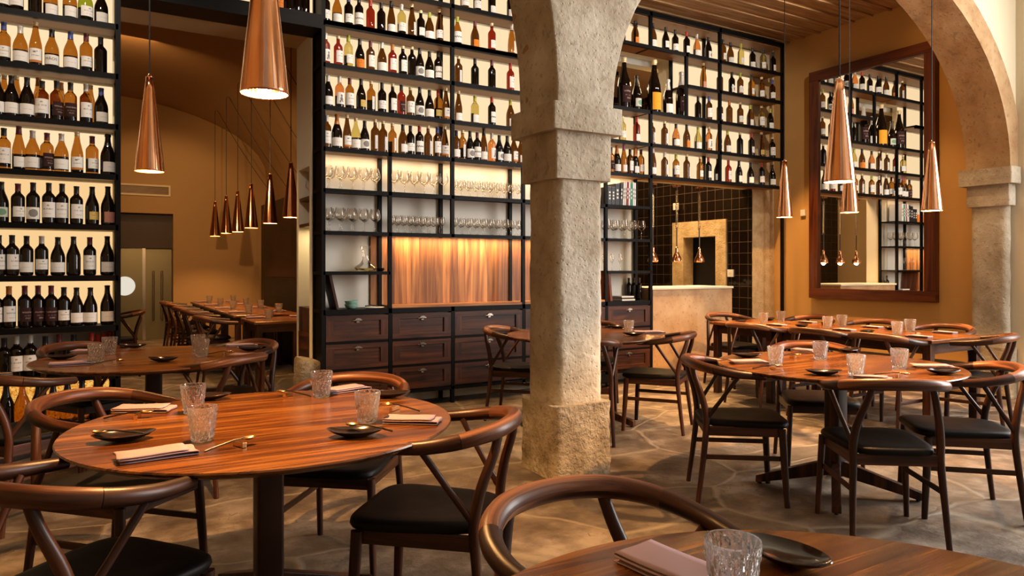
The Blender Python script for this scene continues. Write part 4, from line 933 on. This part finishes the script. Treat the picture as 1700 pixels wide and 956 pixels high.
seat(1.20, 5.845, -.92, .39, 'wishbone chair right of the pillar, standing before the stone bar', g5)
seat(.55, 5.45, .1, .99, 'wishbone chair mostly hidden behind the pillar, nearest side of its table', g5)
seat(.05, 6.25, .96, -.28, 'dark wishbone chair just left of the pillar before the drawers', g5)
seat(.76, 6.72, -.2, -.98, 'wishbone chair between the pillar table and the drawers', g5)
g6 = 'chairs at the long table under the mirror'
for (x, y, a, b_, l) in [(5.55, 4.70, 1, 0, 'wishbone chair on the near side of the long table, farthest left'), (5.55, 3.98, 1, .02, 'wishbone chair on the near side of the long table, middle one'), (5.55, 3.40, 1, -.02, 'wishbone chair on the near side of the long table, right one'),
                         (6.22, 5.62, -.05, -1, 'wishbone chair at the bar end of the long table'), (6.62, 5.0, -1, 0, 'wishbone chair on the wall side of the long table, left of the three'), (6.60, 4.28, -1, 0, 'wishbone chair on the wall side of the long table, under the mirror centre'),
                         (6.60, 3.60, -1, 0, 'wishbone chair on the wall side of the long table, beside the stone pier'), (6.10, 3.03, -.3, .95, 'wishbone chair at the near end of the long table before the pier')]:
    seat(x, y, a, b_, l, g6, True)
g7 = 'chairs in the far room'
for i, y in enumerate((8.35, 9.55, 10.45, 11.35, 12.3)):
    seat(1.28, y, 1, 0, f"wishbone chair in the far room, {['nearest', 'second nearest', 'middle', 'second farthest', 'farthest'][i]} along the dining row", g7, True)
seat(.34, 9.9, -1, 0.05, 'wishbone chair before the steel door beyond the passage', g7, True)

# ================================================================ TABLES
def round_table(c, label, rot=0.3, collar=True):
    t = thing('round_table', label, 'table', (c[0], c[1], 0), 0, 'round walnut pedestal tables'); R_ = .665
    def circ(r, z): return [(r*math.cos(2*PI*k/96), r*math.sin(2*PI*k/96), z) for k in range(96)]
    MB().rings([circ(R_-.035, .712), circ(R_-.004, .729), circ(R_, .734), circ(R_-.003, .739), circ(R_-.008, .740)]).build('tabletop', 'walnut_table', t, True)
    m = MB(); 
    m.rings([[(x*1, y*1, z) for x, y in rrect(-.047, .047, -.047, .047, .012, 3, 1)] for z in (.10, .712)]); m.build('post', 'walnut_chair', t, True)
    if collar: MB().lathe([(.056, .672), (.056, .712)], 24).build('collar', 'steel', t, True)
    for k in range(4):
        a = rot+k*PI/2; M = Matrix.Rotation(a, 4, 'Z'); m = MB()
        r0, r1 = .03, .43
        pr = [(r0, .10), (r1, .008), (r1+.012, .012), (r1+.01, .05), (r0, .19)]
        m.rings([[M @ Vector((x, -.024, z)) for x, z in pr], [M @ Vector((x, .024, z)) for x, z in pr]]); o = m.build('foot', 'walnut_chair', t, bevel=.003)
        MB().lathe([(.012, 0), (.012, .012)], 10, cx=(r1-.01)*math.cos(a), cy=(r1-.01)*math.sin(a)).build('glide', 'cap_k', o)
    return t
round_table(T1, 'round walnut table in the left foreground set with four tumblers', .2, False)
round_table(T2, 'round walnut table on the right, before the mirror, with four tumblers', .62)
round_table(T3, 'round walnut table cut by the bottom edge with one large tumbler', .1)
round_table(T4, 'dark round walnut table at rear left before the bottle shelves', .5)
round_table(T5, 'round table partly hidden behind the pillar near the stone bar', .5)
def rect_table(x0, x1, y0, y1, label, group):
    t = thing('rectangular_table', label, 'table', ((x0+x1)/2, (y0+y1)/2, 0), 0, group); a, b_ = (x1-x0)/2, (y1-y0)/2
    B(-a, a, -b_, b_, .712, .74).build('tabletop', 'walnut_table', t, bevel=.004)
    for q in (-1, 1):
        for r in (-1, 1):
            x, y = q*(a-.06), r*(b_-.06); B(x-.032, x+.032, y-.032, y+.032, 0, .712).build('leg', 'walnut_chair', t, bevel=.004)
        B(q*(a-.05)-.011, q*(a-.05)+.011, -b_+.09, b_-.09, .625, .711).build('apron', 'walnut_chair', t)
        B(-a+.09, a-.09, q*(b_-.05)-.011, q*(b_-.05)+.011, .625, .711).build('apron', 'walnut_chair', t)
g = 'rectangular tables under the mirror'
rect_table(5.62, 6.42, 3.10, 4.60, 'long rectangular walnut table under the mirror', g); rect_table(5.62, 6.42, 4.605, 5.40, 'square walnut table nearest the bar, joined to the long one', g)
g = 'rectangular tables in the far room'
for i, (y0, y1) in enumerate([(7.75, 8.5), (8.95, 9.95), (9.97, 10.97), (10.99, 11.99), (12.01, 13.0)]):
    rect_table(1.5, 2.3, y0, y1, f"{['separate nearest', 'second nearest', 'third nearest', 'second farthest', 'farthest'][i]} walnut table in the far room's dining row", g)
rect_table(-.75, .05, 9.5, 10.3, 'walnut table before the steel door, mostly hidden by the shelving', g)
bq = thing('banquette', 'dark upholstered banquette along the right side of the far room', 'sofa', (0, 0, 0))
B(2.36, 2.9, 8.9, 13.2, 0.0, .46).build('seat', 'leather', bq, bevel=.02); B(2.72, 2.9, 8.9, 13.2, .46, 1.15).build('backrest', 'leather', bq, bevel=.02)

# ================================================================ TABLEWARE
def make_tumbler():
    t = thing('crystal_tumbler', 'x', 'glass', (0, 0, -50)); H = .112; r0, r1 = .0335, .0465; m = MB(); seg = 72
    prof = [(0.0, .001), (r0-.004, 0.0), (r0, .003)]+[(r0+(r1-r0)*(k/22), .003+(H-.006)*k/22) for k in range(1, 23)]+[(r1-.001, H), (r1-.0028, H-.001)]
    prof += [(r0+(r1-r0)*(1-k/8)-.0035, H-.004-(H-.022)*k/8) for k in range(1, 9)]+[(0.0, .016)]
    def fn(r, z, a, j):
        if 3 <= j <= 24:
            w_ = min(1, (24-j)/3+.25)
            d = abs(math.sin(8*a+z*75))*abs(math.sin(8*a-z*75)); return r+.0034*w_*(d-.35)
        return r
    m.lathe(prof, seg, fn=fn); m.build('glass', 'crystal', t, False)
    return Proto(t)
tumbler = make_tumbler()
def make_napkin(mat):
    t = thing('folded_napkin', 'x', 'napkin', (0, 0, -50)); L_, W_ = .205, .098
    P = [(-L_/2, .003)]+[(-L_/2+L_*k/8, .003) for k in range(1, 9)]
    P += [(L_/2+.004*math.sin(PI*k/6), .0075-.0045*math.cos(PI*k/6)) for k in range(1, 6)]
    P += [(L_/2-L_*k/8, .012) for k in range(0, 9)]
    P += [(-L_/2-.003*math.sin(PI*k/5), .0145-.0025*math.cos(PI*k/5)) for k in range(1, 5)]
    P += [(-L_/2+(L_-.02)*k/8, .0175) for k in range(0, 9)]
    m = MB(); nv = 7
    for j in range(nv):
        yy = -W_/2+W_*j/(nv-1)
        for i, (x, z) in enumerate(P): m.v.append(Vector((x+.002*math.sin(j*1.3+i*.1), yy+(.004 if i > 22 else 0), z+(.0012*math.sin(x*30+j) if z > .008 else 0))))
    n = len(P)
    for j in range(nv-1):
        for i in range(n-1): m.face([j*n+i, j*n+i+1, (j+1)*n+i+1, (j+1)*n+i], [(0, 0)]*4)
    o = m.build('cloth', mat, t, True); md = o.modifiers.new('s', 'SOLIDIFY'); md.thickness = .0028; md.offset = 0
    return Proto(t)
napkin = make_napkin('napkin')
def make_plate():
    t = thing('leaf_plate', 'x', 'plate', (0, 0, -50)); n = 48
    def o_(s_, z, sp=1): return [(.095*s_*math.cos(2*PI*k/n), .056*s_*math.copysign(abs(math.sin(2*PI*k/n))**1.25, math.sin(2*PI*k/n)), z+.006*abs(math.cos(2*PI*k/n))**3*s_) for k in range(n)]
    MB().rings([o_(.35, 0), o_(.6, .004), o_(.88, .013), o_(1, .021), o_(.985, .0225), o_(.85, .0155), o_(.55, .0085), o_(.1, .007)]).build('dish', 'ceramic_dark', t, True)
    return Proto(t)
plate = make_plate()
def make_spoon():
    t = thing('tasting_spoon', 'x', 'spoon', (0, 0, -50)); n = 20
    def o_(s_, z): return [(.060+.024*s_*math.cos(2*PI*k/n), .015*s_*math.sin(2*PI*k/n), z) for k in range(n)]
    MB().rings([o_(.3, .016), o_(.8, .019), o_(1, .0235), o_(.95, .0245), o_(.6, .019), o_(.1, .0175)]).build('bowl', 'brass', t, True)
    MB().tube([(.038, 0, .0235), (.01, 0, .0225), (-.05, 0, .012), (-.085, 0, .0045)], [.0028, .0026, .003, .0036], 8).build('handle', 'dark_metal', t, True)
    return Proto(t)
spoon = make_spoon()
rp = thing('spoon_rest', 'x', 'rest', (0, 0, -50)); B(-.030, .030, -.007, .007, 0, .0165).build('block', 'brass', rp, bevel=.0015); rest = Proto(rp)
TZ = .7405
def T(pr, px, py, rz, label, group, scale=None, z=TZ):
    x, y = on_z(px, py, z); return pr.put((x, y, z), rz-math.asin(SA), label, group, scale)
def setspoon(px, py, a, label, group, z=TZ):
    x, y = on_z(px, py, z); rz = a-math.asin(SA)
    rest.put((x, y, z), rz+PI/2, 'brass rest under the '+label, group+' rests'); spoon.put((x-.028*math.cos(rz), y-.028*math.sin(rz), z+.0005), rz, label, group)
g = 'tumblers on the front left table'
T(tumbler, 321, 686, 0, 'crystal tumbler behind another, left on the front left table', g); T(tumbler, 336, 731, .3, 'crystal tumbler nearest the viewer on the front left table', g)
T(tumbler, 534, 659, .6, 'crystal tumbler at the back of the front left table', g); T(tumbler, 610, 700, .9, 'crystal tumbler on the right half of the front left table', g)
g = 'napkins on the front left table'
T(napkin, 239, 682, .05, 'folded grey-pink napkin at the left rear of the front left table', g); T(napkin, 260, 758, .62, 'folded pink napkin nearest the viewer on the front left table', g)
T(napkin, 573, 649, .75, 'folded cream-pink napkin at the back of the front left table', g); T(napkin, 684, 701, -.12, 'folded mauve napkin at the right of the front left table', g, (.95, .9, 1))
g = 'leaf plates on the front left table'
T(plate, 206, 731, .55, 'dark leaf-shaped plate at the left edge of the front left table', g); T(plate, 590, 724, .05, 'black leaf-shaped plate at the front right of the front left table', g)
T(plate, 346, 663, .1, 'dark leaf plate behind the tumblers on the front left table', g); T(plate, 645, 659, 0, 'dark leaf plate behind the right tumbler, front left table', g)
g = 'spoons on the front left table'
setspoon(228, 694, .25, 'spoon by the left rear napkin of the front left table', g); setspoon(398, 741, .85, 'spoon lying alone at the front of the front left table', g)
setspoon(478, 658, 2.9, 'spoon at the far middle of the front left table', g); setspoon(655, 681, 2.75, 'spoon behind the mauve napkin, front left table', g)
x, y = on_z(205, 731, TZ); spoon.put((x-.01, y-.0, TZ+.012), 2.9, 'brass-tipped spoon resting in the left leaf plate, front left table', g)
x, y = on_z(612, 722, TZ); spoon.put((x, y, TZ+.012), 2.4, 'brass-tipped spoon resting in the front black leaf plate', g)
g = 'tableware of the right round table'
T(tumbler, 1288, 607, 0, 'crystal tumbler at the left of the right round table', g); T(tumbler, 1362, 597, .4, 'crystal tumbler at the rear of the right round table', g)
T(tumbler, 1421, 624, .8, 'crystal tumbler nearest the viewer on the right round table', g); T(tumbler, 1493, 612, .2, 'crystal tumbler at the right of the right round table', g)
T(napkin, 1243, 603, .05, 'napkin at the left edge of the right round table', g); T(napkin, 1336, 584, -1.0, 'napkin at the rear of the right round table', g, (.8, .8, 1))
T(napkin, 1448, 630, -.6, 'napkin at the front of the right round table', g, (.8, .8, 1)); T(napkin, 1550, 611, -.2, 'napkin lying beside the right plate of the right round table', g)
T(plate, 1240, 593, -.1, 'black leaf plate at the left rear of the right round table', g); T(plate, 1367, 622, -.1, 'black leaf plate at the front middle of the right round table', g)
T(plate, 1566, 621, .1, 'black leaf plate at the right edge of the right round table', g); T(plate, 1410, 585, .6, 'black leaf plate at the far side of the right round table', g)
setspoon(1316, 594, .1, 'spoon behind the left tumbler on the right round table', g); setspoon(1490, 626, -.6, 'spoon in front of the right tumbler on the right round table', g); setspoon(1283, 613, 0, 'spoon in front of the left tumbler on the right round table', g)
g = 'tableware of the foreground table'
x, y = cw(.365, 1.185); tumbler.put((x, y, TZ), .2, 'large crystal tumbler cut by the bottom edge, foreground table', g)
x, y = cw(.305, 1.30); napkin.put((x, y, TZ), -.93-math.asin(SA), 'mauve folded napkin left of the large foreground tumbler', g, (1.15, 1.05, 1))
x, y = cw(.525, 1.365); plate.put((x, y, TZ), -1.0-math.asin(SA), 'brown-black leaf plate right of the large foreground tumbler', g, (.95, 1.0, 1))
g = 'tableware of the rear left table'
T(tumbler, 160, 603, 0, 'crystal tumbler in front on the left of the rear left table', g); T(tumbler, 182, 588, .5, 'crystal tumbler behind on the left of the rear left table', g)
T(tumbler, 329, 583, .2, 'crystal tumbler behind on the right of the rear left table', g); T(tumbler, 335, 592, .7, 'crystal tumbler in front on the right of the rear left table', g)
T(napkin, 117, 606, .5, 'folded napkin at the near left of the rear left table', g); T(napkin, 412, 592, -.05, 'dim folded napkin at the right of the rear left table', g)
T(napkin, 402, 575, .3, 'folded napkin at the far right of the rear left table', g); T(napkin, 150, 585, .1, 'folded napkin at the far left of the rear left table', g)
T(plate, 271, 600, 0, 'black leaf plate at the near middle of the rear left table', g, (.95, .95, 1)); T(plate, 222, 577, 0, 'black leaf plate at the far middle of the rear left table', g)
T(plate, 102, 596, .1, 'black leaf plate at the left edge of the rear left table', g); T(plate, 415, 582, .1, 'black leaf plate at the right of the rear left table', g, (.9, .9, 1))
setspoon(190, 604, .5, 'spoon right of the front left tumbler, rear left table', g); setspoon(372, 589, .3, 'spoon right of the tumblers, rear left table', g)
g = 'tableware of the table behind the pillar'
T(tumbler, 1044, 553, 0, 'crystal tumbler right of the pillar on its table', g); T(plate, 1052, 557, 0, 'black leaf plate in front of the tumbler right of the pillar', g)
T(napkin, 1078, 553, 0, 'tan napkin at the right edge of the table behind the pillar', g, (1.2, 1.2, 1)); T(plate, 1026, 545, 0, 'dark leaf plate close to the pillar on its table', g)
g = 'tableware of the long table'
for i, (x, y) in enumerate([(5.86, 4.90), (6.22, 4.98), (5.92, 4.22), (6.22, 4.28), (5.86, 3.52), (6.22, 3.62)]):
    tumbler.put((x, y, TZ), i*.4, f"crystal tumbler on the long table, {'near' if i % 2 == 0 else 'wall'} side, {['bar end', 'middle', 'pier end'][i//2]}", g)
    sd = -1 if i % 2 == 0 else 1
    napkin.put((x+sd*.10, y-.24, TZ), PI/2, f"napkin on the long table, {'near' if i % 2 == 0 else 'wall'} side, {['bar end', 'middle', 'pier end'][i//2]}", g, (.85, .85, 1))
    plate.put((x+sd*.08, y+.22 if y < 5.1 else y, TZ), .3, f"black leaf plate on the long table, {'near' if i % 2 == 0 else 'wall'} side, {['bar end', 'middle', 'pier end'][i//2]}", g)
for i, y in enumerate((4.75, 4.1, 3.45)):
    rest.put((6.04, y, TZ), 0, f"brass spoon rest in the middle of the long table, {['bar end', 'centre', 'pier end'][i]}", g)
g = 'tableware in the far room'
pos = ['nearest table', 'second table', 'third table', 'fourth table', 'farthest table']
for i, y in enumerate((8.12, 9.25, 10.35, 11.4, 12.5)):
    for k, x in enumerate((1.72, 2.1)):
        tumbler.put((x, y-.05+.1*k, TZ), i, f"tumbler on the {pos[i]} of the far room, {'near' if k == 0 else 'wall'} side", g)
        napkin.put((x-.08+.1*k, y+.22, TZ), 0.0, f"napkin on the {pos[i]} of the far room, {'near' if k == 0 else 'wall'} side", g)

# ================================================================ FAR ROOM DETAILS
vn = thing('air_vent', 'slatted air vent on the far room wall above the steel door', 'vent', (0.45, FW, 2.62))
m = MB(); m.box(-1.2, .87, -.02, 0, .14, .17); m.box(-1.2, .87, -.02, 0, -.03, 0); m.box(.84, .87, -.02, 0, 0, .14); m.build('frame', 'plaster_light', vn)
m = MB()
for k in range(6): m.box(-1.2, .84, -.012, 0, .005+k*.023, .016+k*.023)
m.build('slats', 'dark_metal', vn)
dr = thing('steel_door', 'steel sliding door with a round white disc beyond the passage', 'door', (0, 0, 0))
B(-.6, .88, FW+.25, FW+.29, 0, 1.66).build('leaf', 'brushed_steel', dr); B(.93, 1.37, FW+.3, FW+.34, 0, 1.66).build('side_panel', 'brushed_steel', dr)
B(.05, 1.37, FW+.2, FW+.4, 1.66, 2.28).build('header', 'dark_wallpanel', dr); B(.88, .93, FW+.2, FW+.3, 0, 1.66).build('jamb', 'steel', dr)
m = MB().lathe([(0.17, 0), (0.17, .006)], 36); o = m.build('disc', 'glow_sticker', dr, False); o.rotation_euler = (PI/2, 0, 0); o.location = (.60, FW+.25, .98)
for x in (1.06, 1.2): MB().tube([(x, FW+.24, .35), (x, FW+.24, 1.25)], .02, 10).build('bar_handle', 'steel', dr, True)
struct(B(1.365, 1.40, FW-.01, FW+.4, 0, 2.28).build('trim_6', 'plaster_far')); struct(B(-3.2, 3.2, FW+.42, FW+.6, 0, 4).build('wall_far', 'plaster_far'))
light('SPOT', 'far_spot', (.4, 11.5, 4.3), 160, WARM, 0.05, (1.2, FW, 1.6), math.radians(70)); light('SPOT', 'far_spot', (.6, 9.2, 4.3), 160, WARM, 0.05, (.7, 9.3, 0), math.radians(60))
light('SPOT', 'far_spot', (.9, 7.4, 3.4), 90, WARM, 0.05, (1.0, 7.4, 0), math.radians(80))
light('AREA', 'far_glow', (0.2, 10.5, 4.2), 40, AMBER, 1.2, (0.4, 12.5, 2.5))
# LED strips under the shelves over the glasses and the wooden backboard
LED = (1.0, .66, .34)
for x0, x1, z, e in [(XA, XC2, ZS[2]-.05, 22), (X0, XC2, ZS[4]-.05, 9), (XC2, XD, ZS[4]-.05, 2.5)]:
    l = light('AREA', 'led_strip', ((x0+x1)/2, WY-.13, z), e, LED, x1-x0-.1, size_y=.015); l.rotation_euler = (math.radians(18), 0, 0)

for o in list(SC.objects):                           # prototypes that were never placed
    if o.parent is None and o.location.z < -40:
        for c_ in list(o.children): bpy.data.objects.remove(c_)
        bpy.data.objects.remove(o)
